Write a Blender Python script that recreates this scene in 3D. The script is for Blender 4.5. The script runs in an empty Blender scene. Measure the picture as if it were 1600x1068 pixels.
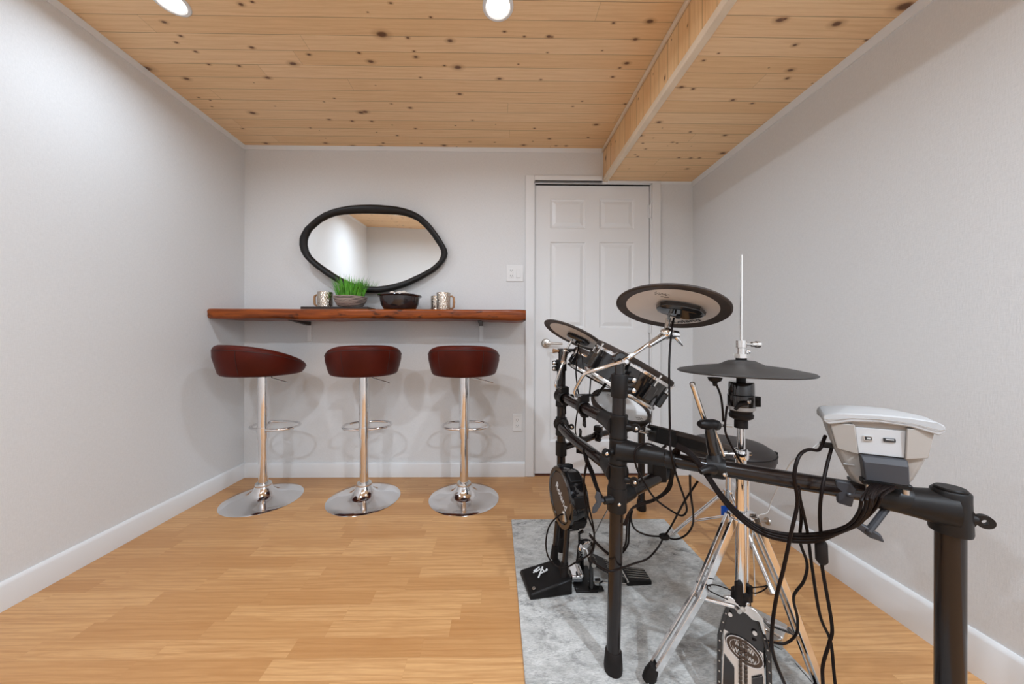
import bpy, bmesh, math, random
from mathutils import Vector, Matrix
random.seed(7)
S = bpy.context.scene
COL = S.collection
V = Vector
PI = math.pi

# ------------------------------------------------------------------ camera, world, exposure
F_PX, PPX, PPY, EYE, YAW, ROLL = 508.0, 781.6, 528.5, 0.96, 0.013, 0.0022
CAM_R = Matrix.Rotation(-YAW, 3, 'Z') @ Matrix.Rotation(PI/2, 3, 'X') @ Matrix.Rotation(ROLL, 3, 'Z')
cd = bpy.data.cameras.new('camera')
cam = bpy.data.objects.new('camera', cd)
COL.objects.link(cam)
cd.sensor_width = 36.0
cd.lens = F_PX/1600*36.0
cd.shift_x = (800-PPX)/1600
cd.shift_y = (PPY-534)/1600
cd.clip_start = 0.02
cam.matrix_world = Matrix.Translation((0, 0, EYE)) @ CAM_R.to_4x4()
S.camera = cam
w = bpy.data.worlds.new('world')
S.world = w
w.use_nodes = True
w.node_tree.nodes['Background'].inputs[0].default_value = (0.9, 0.95, 1, 1)
w.node_tree.nodes['Background'].inputs[1].default_value = 0.0
S.view_settings.view_transform = 'Standard'
S.view_settings.look = 'None'
S.view_settings.gamma = 1.0
S.view_settings.use_curve_mapping = False
S.view_settings.exposure = -0.10
LAMP_K = 1.0

# ------------------------------------------------------------------ measuring helpers
def ray(u, v):
    return CAM_R @ V(((u-PPX)/F_PX, (PPY-v)/F_PX, -1.0))
def P(u, v, D):            # a point of the room at depth D from the back-wall-parallel plane through the tripod
    r = ray(u, v)
    return V((0, 0, EYE)) + r*(D/r.y)
def FL(u, v, z=0.0):
    r = ray(u, v)
    return V((0, 0, EYE)) + r*((z-EYE)/r.z)

XL, XR, YB, YF, ZC = -1.74, 1.385, 2.27, -1.45, 2.285
BKX, BKZ = 0.75, 2.062

# ------------------------------------------------------------------ materials
def new_mat(name, col, rough=0.5, metal=0.0, coat=0.0, spec=0.5, noise=0.0, nscale=30, bump=0.0, bscale=200):
    m = bpy.data.materials.new(name)
    m.use_nodes = True
    nt = m.node_tree
    b = nt.nodes['Principled BSDF']
    b.inputs['Base Color'].default_value = (*col, 1)
    b.inputs['Roughness'].default_value = rough
    b.inputs['Metallic'].default_value = metal
    b.inputs['Coat Weight'].default_value = coat
    b.inputs['Coat Roughness'].default_value = 0.1
    b.inputs['Specular IOR Level'].default_value = spec
    tc = nt.nodes.new('ShaderNodeTexCoord')
    if noise > 0:
        n = nt.nodes.new('ShaderNodeTexNoise')
        n.inputs['Scale'].default_value = nscale
        n.inputs['Detail'].default_value = 4
        nt.links.new(tc.outputs['Object'], n.inputs['Vector'])
        r = nt.nodes.new('ShaderNodeMapRange')
        r.inputs[1].default_value = 0.3; r.inputs[2].default_value = 0.7
        r.inputs[3].default_value = 1-noise; r.inputs[4].default_value = 1+noise
        nt.links.new(n.outputs[0], r.inputs[0])
        mx = nt.nodes.new('ShaderNodeMix'); mx.data_type = 'RGBA'; mx.blend_type = 'MULTIPLY'
        mx.inputs[0].default_value = 1.0
        mx.inputs[6].default_value = (*col, 1)
        nt.links.new(r.outputs[0], mx.inputs[7])
        nt.links.new(mx.outputs[2], b.inputs['Base Color'])
    if bump > 0:
        n2 = nt.nodes.new('ShaderNodeTexNoise')
        n2.inputs['Scale'].default_value = bscale
        n2.inputs['Detail'].default_value = 3
        nt.links.new(tc.outputs['Object'], n2.inputs['Vector'])
        bp = nt.nodes.new('ShaderNodeBump')
        bp.inputs['Strength'].default_value = bump
        bp.inputs['Distance'].default_value = 0.001
        nt.links.new(n2.outputs[0], bp.inputs['Height'])
        nt.links.new(bp.outputs[0], b.inputs['Normal'])
    return m

class NG:                  # a tiny node-graph writer
    def __init__(s, m):
        s.nt = m.node_tree; s.b = s.nt.nodes['Principled BSDF']
    def n(s, t, **k):
        nd = s.nt.nodes.new(t)
        for a, v in k.items(): setattr(nd, a, v)
        return nd
    def l(s, a, b): s.nt.links.new(a, b)
    def val(s, sock, x):
        if hasattr(x, 'is_linked'): s.l(x, sock)
        else: sock.default_value = x
    def math(s, op, a, b=0.0, c=0.0):
        nd = s.n('ShaderNodeMath', operation=op)
        s.val(nd.inputs[0], a); s.val(nd.inputs[1], b); s.val(nd.inputs[2], c)
        return nd.outputs[0]
    def mix(s, f, a, b, mode='MIX'):
        nd = s.n('ShaderNodeMix', data_type='RGBA', blend_type=mode)
        s.val(nd.inputs[0], f)
        s.val(nd.inputs[6], a if hasattr(a, 'is_linked') else (*a, 1))
        s.val(nd.inputs[7], b if hasattr(b, 'is_linked') else (*b, 1))
        return nd.outputs[2]
    def mapr(s, x, a, b, c, d):
        nd = s.n('ShaderNodeMapRange')
        s.val(nd.inputs[0], x)
        for i, q in enumerate((a, b, c, d)): s.val(nd.inputs[i+1], q)
        return nd.outputs[0]
    def scale(s, vec, sc, loc=(0, 0, 0), rot=(0, 0, 0)):
        nd = s.n('ShaderNodeMapping')
        s.l(vec, nd.inputs[0])
        nd.inputs['Scale'].default_value = sc
        nd.inputs['Location'].default_value = loc
        nd.inputs['Rotation'].default_value = rot
        return nd.outputs[0]
    def noise(s, vec, sc, det=4, rough=0.55, dist=0.0):
        nd = s.n('ShaderNodeTexNoise')
        s.l(vec, nd.inputs['Vector'])
        nd.inputs['Scale'].default_value = sc; nd.inputs['Detail'].default_value = det
        nd.inputs['Roughness'].default_value = rough; nd.inputs['Distortion'].default_value = dist
        return nd.outputs[0]

def board_mat(name, cols, row, length, seed, rough, grain, knots=False, seam=0.0012, vertical=False, seamcol=(0.16, 0.07, 0.025)):
    """boards that run along local X, stacked along local Y, with grain, tint per board and (pine) knots"""
    m = bpy.data.materials.new(name); m.use_nodes = True
    g = NG(m)
    tc = g.n('ShaderNodeTexCoord')
    vec = tc.outputs['Object']
    if vertical == 'YZ':       # boards run along Z, stacked along Y
        sx = g.n('ShaderNodeSeparateXYZ'); g.l(vec, sx.inputs[0])
        cx = g.n('ShaderNodeCombineXYZ'); g.l(sx.outputs[2], cx.inputs[0]); g.l(sx.outputs[1], cx.inputs[1]); g.l(sx.outputs[0], cx.inputs[2])
        vec = cx.outputs[0]
    else:
        sx0 = g.n('ShaderNodeSeparateXYZ'); g.l(vec, sx0.inputs[0])
        cx = g.n('ShaderNodeCombineXYZ'); g.l(sx0.outputs[0], cx.inputs[0]); g.l(sx0.outputs[1], cx.inputs[1])
        vec = cx.outputs[0]
    sp = g.n('ShaderNodeSeparateXYZ'); g.l(vec, sp.inputs[0])
    X, Y = sp.outputs[0], sp.outputs[1]
    ry = g.math('DIVIDE', Y, row)
    rid = g.math('FLOOR', ry)
    fy = g.math('FRACT', ry)
    wn = g.n('ShaderNodeTexWhiteNoise', noise_dimensions='2D')
    cb = g.n('ShaderNodeCombineXYZ'); g.l(rid, cb.inputs[0]); cb.inputs[1].default_value = seed
    g.l(cb.outputs[0], wn.inputs['Vector'])
    off = g.math('MULTIPLY', wn.outputs[0], length)
    bx = g.math('DIVIDE', g.math('ADD', X, off), length)
    bid = g.math('FLOOR', bx); fx = g.math('FRACT', bx)
    wn2 = g.n('ShaderNodeTexWhiteNoise', noise_dimensions='3D')
    cb2 = g.n('ShaderNodeCombineXYZ'); g.l(rid, cb2.inputs[0]); g.l(bid, cb2.inputs[1]); cb2.inputs[2].default_value = seed
    g.l(cb2.outputs[0], wn2.inputs['Vector'])
    # grain coordinates: shifted per board
    ofs = g.n('ShaderNodeVectorMath', operation='MULTIPLY_ADD')
    g.l(wn2.outputs['Color'], ofs.inputs[0]); ofs.inputs[1].default_value = (7, 7, 7); g.l(vec, ofs.inputs[2])
    gv = g.scale(ofs.outputs[0], (2.2, 40, 1))
    gr = g.noise(gv, 2.0, 5, 0.6, 0.6)
    gv2 = g.scale(ofs.outputs[0], (6, 150, 1))
    gr2 = g.noise(gv2, 2.0, 3, 0.6, 0.2)
    wv = g.n('ShaderNodeTexWave', wave_type='BANDS', bands_direction='Y')
    g.l(g.scale(ofs.outputs[0], (1.3, 9, 1)), wv.inputs['Vector'])
    wv.inputs['Scale'].default_value = 1.6; wv.inputs['Distortion'].default_value = 7.0
    wv.inputs['Detail'].default_value = 2.5; wv.inputs['Detail Scale'].default_value = 0.9
    c = g.mix(wn2.outputs[0], cols[0], cols[1])
    c = g.mix(g.math('MULTIPLY', g.mapr(gr, 0.4, 0.7, 0, 1), grain), c, cols[2])
    c = g.mix(g.math('MULTIPLY', g.mapr(gr2, 0.5, 0.75, 0, 1), grain*0.8), c, cols[2])
    c = g.mix(g.math('MULTIPLY', g.mapr(wv.outputs[0], 0.72, 1.0, 0, 1), grain*0.75), c, cols[2])
    if knots:
        for (sx_, sy_, thr, rad, kseed) in ((5.0, 9.0, 0.36, 0.074, 3.1), (3.2, 5.4, 0.26, 0.066, 9.7), (8.0, 13.0, 0.22, 0.065, 5.2)):
            kv = g.scale(vec, (sx_, sy_, 1), (kseed, kseed*1.7, 0))
            vo = g.n('ShaderNodeTexVoronoi', voronoi_dimensions='2D', feature='F1')
            g.l(kv, vo.inputs['Vector']); vo.inputs['Scale'].default_value = 1.0
            vo.inputs['Randomness'].default_value = 0.85
            sc = g.n('ShaderNodeSeparateColor'); g.l(vo.outputs['Color'], sc.inputs[0])
            on = g.math('LESS_THAN', sc.outputs[0], thr)
            r_ = g.math('MULTIPLY', g.math('ADD', sc.outputs[1], 0.35), rad)
            dn = g.math('ADD', vo.outputs['Distance'], g.math('MULTIPLY', g.math('SUBTRACT', g.noise(kv, 5, 2), 0.5), 0.05))
            d = g.math('DIVIDE', dn, r_)
            halo = g.math('MULTIPLY', on, g.mapr(d, 0.9, 2.2, 0.45, 0.0))
            core = g.math('MULTIPLY', on, g.mapr(d, 0.55, 1.05, 0.92, 0.0))
            c = g.mix(halo, c, (0.36, 0.15, 0.045))
            c = g.mix(core, c, (0.12, 0.045, 0.018))
    # seams
    ey = g.math('MINIMUM', fy, g.math('SUBTRACT', 1.0, fy))
    sy = g.math('LESS_THAN', g.math('MULTIPLY', ey, row), seam)
    ex = g.math('MINIMUM', fx, g.math('SUBTRACT', 1.0, fx))
    sxm = g.math('LESS_THAN', g.math('MULTIPLY', ex, length), seam*0.7)
    sm = g.math('MAXIMUM', sy, g.math('MULTIPLY', sxm, 0.7))
    c = g.mix(g.math('MULTIPLY', sm, 0.62 if knots else 0.25), c, seamcol)
    g.l(c, g.b.inputs['Base Color'])
    g.b.inputs['Roughness'].default_value = rough
    bp = g.n('ShaderNodeBump'); bp.inputs['Strength'].default_value = 0.25; bp.inputs['Distance'].default_value = 0.001
    g.l(g.math('SUBTRACT', g.math('MULTIPLY', gr, 0.15), sm), bp.inputs['Height'])
    g.l(bp.outputs[0], g.b.inputs['Normal'])
    return m

PINE = ((0.93, 0.66, 0.39), (0.87, 0.58, 0.31), (0.66, 0.38, 0.16))
OAK = ((0.68, 0.38, 0.16), (0.52, 0.255, 0.092), (0.42, 0.185, 0.058))
M = {}
M['floor'] = board_mat('laminate_floor', OAK, 0.0655, 0.40, 2.3, 0.36, 0.55, seam=0.0007, seamcol=(0.3, 0.12, 0.03))
M['pine'] = board_mat('knotty_pine_ceiling', PINE, 0.0795, 2.6, 1.7, 0.42, 0.30, knots=True)
M['pine_side'] = board_mat('knotty_pine_side', ((0.95, 0.66, 0.36), (0.88, 0.55, 0.27), (0.62, 0.33, 0.12)), 0.0795, 3.0, 4.2, 0.4, 0.35, knots=True, vertical='YZ')

def wall_mat():
    m = new_mat('white_wall_paint', (0.72, 0.72, 0.715), 0.62, spec=0.25)
    g = NG(m)
    tc = g.n('ShaderNodeTexCoord')
    a = g.noise(g.scale(tc.outputs['Object'], (60, 60, 420)), 1.0, 3)
    b = g.noise(g.scale(tc.outputs['Object'], (300, 300, 60)), 1.0, 3)
    h = g.math('ADD', a, b)
    bp = g.n('ShaderNodeBump'); bp.inputs['Strength'].default_value = 0.35; bp.inputs['Distance'].default_value = 0.0012
    g.l(h, bp.inputs['Height']); g.l(bp.outputs[0], g.b.inputs['Normal'])
    c = g.mix(g.mapr(h, 0.7, 1.3, 0, 1), (0.70, 0.70, 0.695), (0.76, 0.76, 0.755))
    g.l(c, g.b.inputs['Base Color'])
    return m
M['wall'] = wall_mat()
M['trim'] = new_mat('white_trim_paint', (0.78, 0.78, 0.775), 0.35)
M['door'] = new_mat('white_door_paint', (0.78, 0.78, 0.775), 0.38)
M['raw_trim'] = new_mat('pale_pine_moulding', (0.80, 0.66, 0.50), 0.45, noise=0.08, nscale=8)
M['chrome'] = new_mat('chrome', (0.82, 0.82, 0.83), 0.10, 1.0)
M['chrome_s'] = new_mat('satin_chrome', (0.74, 0.73, 0.71), 0.22, 1.0)
M['nickel'] = new_mat('satin_nickel', (0.55, 0.52, 0.48), 0.3, 1.0)
M['black'] = new_mat('black_satin_plastic', (0.008, 0.0065, 0.006), 0.40, spec=0.22)
M['rack'] = new_mat('black_lacquered_tube', (0.012, 0.008, 0.007), 0.20, spec=0.40, coat=0.1)
M['joint'] = new_mat('black_moulded_joint', (0.008, 0.0065, 0.006), 0.42, spec=0.3, bump=0.1, bscale=600)
M['gloss'] = new_mat('black_gloss_plastic', (0.008, 0.007, 0.007), 0.10, coat=0.5)
M['rubber'] = new_mat('dark_rubber', (0.010, 0.007, 0.006), 0.6, spec=0.25, noise=0.25, nscale=25)
M['rubber_rim'] = new_mat('worn_rubber_rim', (0.040, 0.028, 0.022), 0.55, spec=0.3, noise=0.35, nscale=18)
M['cym_top'] = new_mat('charcoal_rubber_cymbal', (0.045, 0.041, 0.038), 0.5, spec=0.3, noise=0.15, nscale=12)
M['cream'] = new_mat('cream_pad_underside', (0.66, 0.60, 0.55), 0.45, noise=0.05, nscale=10)
M['mesh_head'] = new_mat('white_mesh_head', (0.86, 0.85, 0.84), 0.6, bump=0.2, bscale=900)
M['ink'] = new_mat('dark_print', (0.03, 0.028, 0.028), 0.5)
M['white_print'] = new_mat('white_print', (0.8, 0.8, 0.8), 0.5)
M['module'] = new_mat('light_grey_plastic', (0.43, 0.425, 0.42), 0.5, spec=0.3)
M['module_b'] = new_mat('warm_grey_plastic', (0.36, 0.33, 0.30), 0.45, spec=0.3)
M['module_w'] = new_mat('white_grey_panel', (0.49, 0.49, 0.49), 0.5, spec=0.3)
M['slate'] = new_mat('slate_plastic_cap', (0.045, 0.045, 0.05), 0.4, spec=0.3)
M['cable'] = new_mat('black_cable', (0.0075, 0.0038, 0.003), 0.42, spec=0.15)
M['white_cable'] = new_mat('white_cable', (0.75, 0.75, 0.74), 0.4)
M['leather'] = new_mat('brown_leather', (0.068, 0.0075, 0.003), 0.42, spec=0.16, noise=0.3, nscale=6, bump=0.15, bscale=350)
M['leather2'] = new_mat('dark_brown_leather', (0.085, 0.015, 0.009), 0.36, noise=0.25, nscale=6, bump=0.15, bscale=350)
M['thread'] = new_mat('dark_stitching', (0.03, 0.012, 0.01), 0.6)
M['vinyl'] = new_mat('black_vinyl', (0.028, 0.022, 0.020), 0.42, spec=0.35, bump=0.1, bscale=400)
M['mirror'] = new_mat('mirror_silver', (0.88, 0.90, 0.90), 0.015, 1.0)
M['frame'] = new_mat('charcoal_wood_frame', (0.011, 0.0095, 0.009), 0.42, spec=0.3, noise=0.2, nscale=30)
M['grass'] = new_mat('green_grass', (0.12, 0.42, 0.03), 0.5, noise=0.5, nscale=25)
M['tray'] = new_mat('espresso_tray', (0.028, 0.018, 0.014), 0.45)
M['bowl'] = new_mat('dark_glazed_bowl', (0.022, 0.016, 0.018), 0.18, coat=0.4)
M['stone'] = new_mat('pale_pebbles', (0.75, 0.66, 0.58), 0.7)
M['handle_wood'] = new_mat('tan_wood_handle', (0.34, 0.18, 0.08), 0.5, noise=0.2, nscale=40)
M['blue'] = new_mat('blue_sticker', (0.02, 0.13, 0.62), 0.45)
M['brown_face'] = new_mat('dark_amber_pad_face', (0.055, 0.032, 0.016), 0.45)
M['plate'] = new_mat('white_wall_plate', (0.80, 0.80, 0.79), 0.35)
M['slot'] = new_mat('dark_slot', (0.02, 0.02, 0.02), 0.6)
M['bronze'] = new_mat('dark_bronze', (0.10, 0.075, 0.06), 0.35, 1.0)
M['gap'] = new_mat('brown_threshold', (0.10, 0.03, 0.015), 0.6)

def hammered():
    m = new_mat('hammered_metal', (0.62, 0.55, 0.47), 0.22, 1.0)
    g = NG(m); tc = g.n('ShaderNodeTexCoord')
    vo = g.n('ShaderNodeTexVoronoi'); g.l(tc.outputs['Object'], vo.inputs['Vector']); vo.inputs['Scale'].default_value = 130
    bp = g.n('ShaderNodeBump'); bp.inputs['Strength'].default_value = 0.9; bp.inputs['Distance'].default_value = 0.003
    g.l(vo.outputs['Distance'], bp.inputs['Height']); g.l(bp.outputs[0], g.b.inputs['Normal'])
    return m
M['hammer'] = hammered()

def live_edge():
    m = new_mat('live_edge_wood', (0.3, 0.08, 0.02), 0.33, spec=0.3)
    g = NG(m); tc = g.n('ShaderNodeTexCoord')
    v = tc.outputs['Object']
    a = g.noise(g.scale(v, (3, 14, 45)), 1.0, 6, 0.6, 1.2)
    b = g.noise(g.scale(v, (14, 40, 120)), 1.0, 4, 0.6, 0.5)
    k = g.noise(g.scale(v, (9, 9, 22)), 1.0, 2)
    c = g.mix(g.mapr(a, 0.3, 0.7, 0, 1), (0.37, 0.085, 0.012), (0.13, 0.027, 0.007))
    c = g.mix(g.mapr(b, 0.55, 0.75, 0, 0.6), c, (0.07, 0.018, 0.008))
    c = g.mix(g.mapr(k, 0.60, 0.68, 0, 0.85), c, (0.035, 0.012, 0.007))
    g.l(c, g.b.inputs['Base Color'])
    return m
M['live'] = live_edge()

def wicker():
    m = new_mat('striped_wicker', (0.3, 0.25, 0.22), 0.6)
    g = NG(m); tc = g.n('ShaderNodeTexCoord')
    wv = g.n('ShaderNodeTexWave', wave_type='BANDS', bands_direction='Z')
    g.l(tc.outputs['Object'], wv.inputs['Vector']); wv.inputs['Scale'].default_value = 36; wv.inputs['Distortion'].default_value = 2.0
    c = g.mix(g.mapr(wv.outputs[0], 0.35, 0.65, 0, 1), (0.06, 0.045, 0.04), (0.50, 0.42, 0.37))
    g.l(c, g.b.inputs['Base Color'])
    return m
M['wicker'] = wicker()

def rug_mat():
    m = new_mat('distressed_rug', (0.5, 0.5, 0.5), 0.95, spec=0.1)
    g = NG(m); tc = g.n('ShaderNodeTexCoord'); v = tc.outputs['Object']
    a = g.noise(g.scale(v, (3.0, 5.0, 1)), 1.0, 6, 0.7, 0.5)
    b = g.noise(g.scale(v, (16, 44, 1)), 1.0, 6, 0.75, 0.3)
    f = g.noise(g.scale(v, (80, 300, 1)), 1.0, 3, 0.7)
    d = g.noise(g.scale(v, (11, 20, 1), (5, 2, 0)), 1.0, 6, 0.8, 0.3)
    e = g.noise(g.scale(v, (2.5, 3.5, 1), (1, 7, 0)), 1.0, 3, 0.5)
    c = g.mix(g.mapr(a, 0.38, 0.62, 0, 1), (0.36, 0.345, 0.32), (0.60, 0.58, 0.545))
    c = g.mix(g.mapr(b, 0.42, 0.68, 0, 0.85), c, (0.70, 0.68, 0.645))
    c = g.mix(g.math('MULTIPLY', g.mapr(d, 0.50, 0.64, 0, 0.95), g.mapr(e, 0.38, 0.62, 0.15, 1.0)), c, (0.14, 0.135, 0.13))
    c = g.mix(g.mapr(f, 0.42, 0.66, 0, 0.45), c, (0.19, 0.185, 0.175))
    g.l(c, g.b.inputs['Base Color'])
    bp = g.n('ShaderNodeBump'); bp.inputs['Strength'].default_value = 0.6; bp.inputs['Distance'].default_value = 0.002
    g.l(f, bp.inputs['Height']); g.l(bp.outputs[0], g.b.inputs['Normal'])
    return m
M['rug'] = rug_mat()

def lamp_mat():
    m = new_mat('lamp_lens', (1, 1, 1), 0.5)
    b = m.node_tree.nodes['Principled BSDF']
    b.inputs['Emission Color'].default_value = (1.0, 0.97, 0.93, 1)
    b.inputs['Emission Strength'].default_value = 9.0
    return m
M['lens'] = lamp_mat()

# ------------------------------------------------------------------ mesh helpers (all in room coordinates)
def basis(axis, hint=None):
    a = V(axis).normalized()
    h = V(hint) if hint is not None else (V((0, 0, 1)) if abs(a.z) < 0.9 else V((0, 1, 0)))
    x = (h - a*h.dot(a)).normalized()
    return x, a.cross(x).normalized(), a          # x, y, axis
def smooth_path(pts, n=6):
    pts = [V(p) for p in pts]
    if len(pts) < 3: return pts
    out = []
    q = [pts[0]*2-pts[1]] + pts + [pts[-1]*2-pts[-2]]
    for i in range(1, len(q)-2):
        a, b, c, d = q[i-1], q[i], q[i+1], q[i+2]
        for k in range(n):
            t = k/n
            out.append(0.5*((2*b)+(c-a)*t+(2*a-5*b+4*c-d)*t*t+(3*b-a-3*c+d)*t**3))
    out.append(pts[-1])
    return out

class MB:
    def __init__(s): s.v = []; s.f = []
    def add(s, verts, faces):
        o = len(s.v); s.v += [V(x) for x in verts]; s.f += [tuple(i+o for i in f) for f in faces]; return s
    def box(s, c, size, R=None):
        c = V(c); h = [q/2 for q in size]
        vs = []
        for dx in (-1, 1):
            for dy in (-1, 1):
                for dz in (-1, 1):
                    p = V((dx*h[0], dy*h[1], dz*h[2]))
                    vs.append(c + (R @ p if R is not None else p))
        return s.add(vs, [(0, 1, 3, 2), (4, 6, 7, 5), (0, 4, 5, 1), (2, 3, 7, 6), (0, 2, 6, 4), (1, 5, 7, 3)])
    def span(s, a, b):
        a, b = V(a), V(b); return s.box((a+b)/2, [abs(q) for q in (b-a)])
    def tube(s, pts, r, seg=14, smooth=0, caps=True):
        pts = smooth_path(pts, smooth) if smooth else [V(p) for p in pts]
        n = len(pts)
        rs = r if isinstance(r, (list, tuple)) else [r]*n
        if len(rs) != n: rs = [rs[0]+(rs[-1]-rs[0])*i/(n-1) for i in range(n)]
        t0 = (pts[1]-pts[0]).normalized()
        x = basis(t0)[0]
        vs = []; fs = []
        for i, p in enumerate(pts):
            if i == 0: t = t0
            elif i == n-1: t = (pts[-1]-pts[-2]).normalized()
            else:
                t = ((pts[i+1]-p).normalized()+(p-pts[i-1]).normalized())
                t = t.normalized() if t.length > 1e-6 else t0
            x = (x - t*x.dot(t)).normalized(); y = t.cross(x)
            for k in range(seg):
                a = 2*PI*k/seg
                vs.append(p + (x*math.cos(a)+y*math.sin(a))*rs[i])
        for i in range(n-1):
            for k in range(seg):
                k2 = (k+1) % seg
                fs.append((i*seg+k, i*seg+k2, (i+1)*seg+k2, (i+1)*seg+k))
        if caps:
            fs.append(tuple(reversed(range(seg)))); fs.append(tuple((n-1)*seg+k for k in range(seg)))
        return s.add(vs, fs)
    def ring(s, pts, r, seg=10):               # closed tube
        pts = [V(p) for p in pts]; n = len(pts); vs = []; fs = []
        nrm = (pts[n//3]-pts[0]).cross(pts[2*n//3]-pts[0]).normalized()
        for i, p in enumerate(pts):
            t = (pts[(i+1) % n]-pts[i-1]).normalized(); x = nrm.cross(t).normalized()
            for k in range(seg):
                a = 2*PI*k/seg; vs.append(p + (x*math.cos(a)+nrm*math.sin(a))*r)
        for i in range(n):
            j = (i+1) % n
            for k in range(seg):
                k2 = (k+1) % seg; fs.append((i*seg+k, i*seg+k2, j*seg+k2, j*seg+k))
        return s.add(vs, fs)
    def lathe(s, prof, o=(0, 0, 0), axis=(0, 0, 1), seg=48, hint=None, closed=False):
        x, y, a = basis(axis, hint); o = V(o); vs = []; fs = []; idx = []
        for (r, h) in prof:
            if r < 1e-6:
                idx.append([len(vs)]); vs.append(o+a*h)
            else:
                idx.append(list(range(len(vs), len(vs)+seg)))
                for k in range(seg):
                    q = 2*PI*k/seg; vs.append(o+a*h+(x*math.cos(q)+y*math.sin(q))*r)
        pr = list(zip(idx, idx[1:]))
        if closed: pr.append((idx[-1], idx[0]))
        for A, B in pr:
            for k in range(seg):
                k2 = (k+1) % seg
                if len(A) == 1 and len(B) == 1: continue
                if len(A) == 1: fs.append((A[0], B[k2], B[k]))
                elif len(B) == 1: fs.append((A[k], A[k2], B[0]))
                else: fs.append((A[k], A[k2], B[k2], B[k]))
        return s.add(vs, fs)
    def prism(s, poly, o, x, y, depth):         # outline in (x, y), pushed along x cross y by depth
        o, x, y = V(o), V(x).normalized(), V(y).normalized(); nn = x.cross(y).normalized(); n = len(poly)
        vs = [o+x*p[0]+y*p[1] for p in poly]+[o+x*p[0]+y*p[1]+nn*depth for p in poly]
        fs = [tuple(reversed(range(n))), tuple(range(n, 2*n))]+[(i, (i+1) % n, n+(i+1) % n, n+i) for i in range(n)]
        return s.add(vs, fs)
    def loft(s, loops):
        n = len(loops[0]); vs = [p for l in loops for p in l]; fs = [tuple(reversed(range(n)))]
        for i in range(len(loops)-1):
            for k in range(n):
                k2 = (k+1) % n; fs.append((i*n+k, i*n+k2, (i+1)*n+k2, (i+1)*n+k))
        fs.append(tuple((len(loops)-1)*n+k for k in range(n)))
        return s.add(vs, fs)
    def sphere(s, c, r, seg=16, sc=(1, 1, 1)):
        prof = [(math.sin(PI*i/10)*r, -math.cos(PI*i/10)*r) for i in range(11)]
        prof[0] = (0, -r); prof[-1] = (0, r)
        o = len(s.v); s.lathe(prof, (0, 0, 0), seg=seg)
        for i in range(o, len(s.v)):
            q = s.v[i]; s.v[i] = V(c)+V((q.x*sc[0], q.y*sc[1], q.z*sc[2]))
        return s

def world_loc(o):
    p = V((0, 0, 0))
    while o is not None: p += V(o.location); o = o.parent
    return p
def obj(name, mb, mat, parent=None, bevel=0.0, angle=35, origin=None, kind=None, label=None, seg=2):
    if isinstance(mat, str): mat = M[mat]
    if parent is not None: o0 = world_loc(parent)
    elif origin is not None: o0 = V(origin)
    else:
        xs = [v.x for v in mb.v]; ys = [v.y for v in mb.v]; zs = [v.z for v in mb.v]
        o0 = V(((min(xs)+max(xs))/2, (min(ys)+max(ys))/2, min(zs)))
    me = bpy.data.meshes.new(name)
    me.from_pydata([tuple(v-o0) for v in mb.v], [], mb.f)
    bm = bmesh.new(); bm.from_mesh(me)
    bmesh.ops.recalc_face_normals(bm, faces=bm.faces)
    bm.to_mesh(me); bm.free()
    me.materials.append(mat)
    me.polygons.foreach_set('use_smooth', [True]*len(me.polygons))
    me.set_sharp_from_angle(angle=math.radians(angle))
    o = bpy.data.objects.new(name, me)
    COL.objects.link(o)
    if parent is not None: o.parent = parent
    else: o.location = o0
    if bevel > 0:
        b = o.modifiers.new('bevel', 'BEVEL'); b.width = bevel; b.segments = seg; b.limit_method = 'ANGLE'
        b.angle_limit = math.radians(40); b.harden_normals = False
    if kind: o['kind'] = kind
    if label: o['label'] = label
    return o
def thing(name, label, cat, loc, group=None):
    o = bpy.data.objects.new(name, None); COL.objects.link(o)
    o.empty_display_size = 0.05
    o.location = V(loc); o['label'] = label; o['category'] = cat
    if group: o['group'] = group
    return o
def tag(o, label, cat, group=None):
    o['label'] = label; o['category'] = cat
    if group: o['group'] = group
    return o
def struct(name, mb, mat, parent=None, bevel=0.0, origin=None):
    o = obj(name, mb, mat, parent, bevel, origin=origin)
    if parent is None: o['kind'] = 'structure'
    return o
def dup(root, loc, rotz=0.0, label=None):
    r = root.copy(); COL.objects.link(r); r.location = loc; r.rotation_euler = (0, 0, rotz)
    if label: r['label'] = label
    for ch in list(root.children):
        c = ch.copy(); COL.objects.link(c); c.parent = r
        for g in list(ch.children):
            d = g.copy(); COL.objects.link(d); d.parent = c
    return r
def letters(text, size, o, x, y, lift=0.0006):      # flat raised lettering on a face; x to the right, y up
    cu = bpy.data.curves.new('lettering', 'FONT'); cu.body = text; cu.size = size
    cu.align_x = 'CENTER'; cu.align_y = 'CENTER'; cu.extrude = 0.0004; cu.resolution_u = 4
    t = bpy.data.objects.new('lettering', cu); COL.objects.link(t)
    me = t.to_mesh()
    x, y = V(x).normalized(), V(y).normalized(); n = x.cross(y).normalized(); o = V(o)
    mb = MB().add([o+x*v.co.x+y*v.co.y+n*(v.co.z+lift) for v in me.vertices], [tuple(p.vertices) for p in me.polygons])
    t.to_mesh_clear(); bpy.data.objects.remove(t); bpy.data.curves.remove(cu)
    return mb

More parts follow.
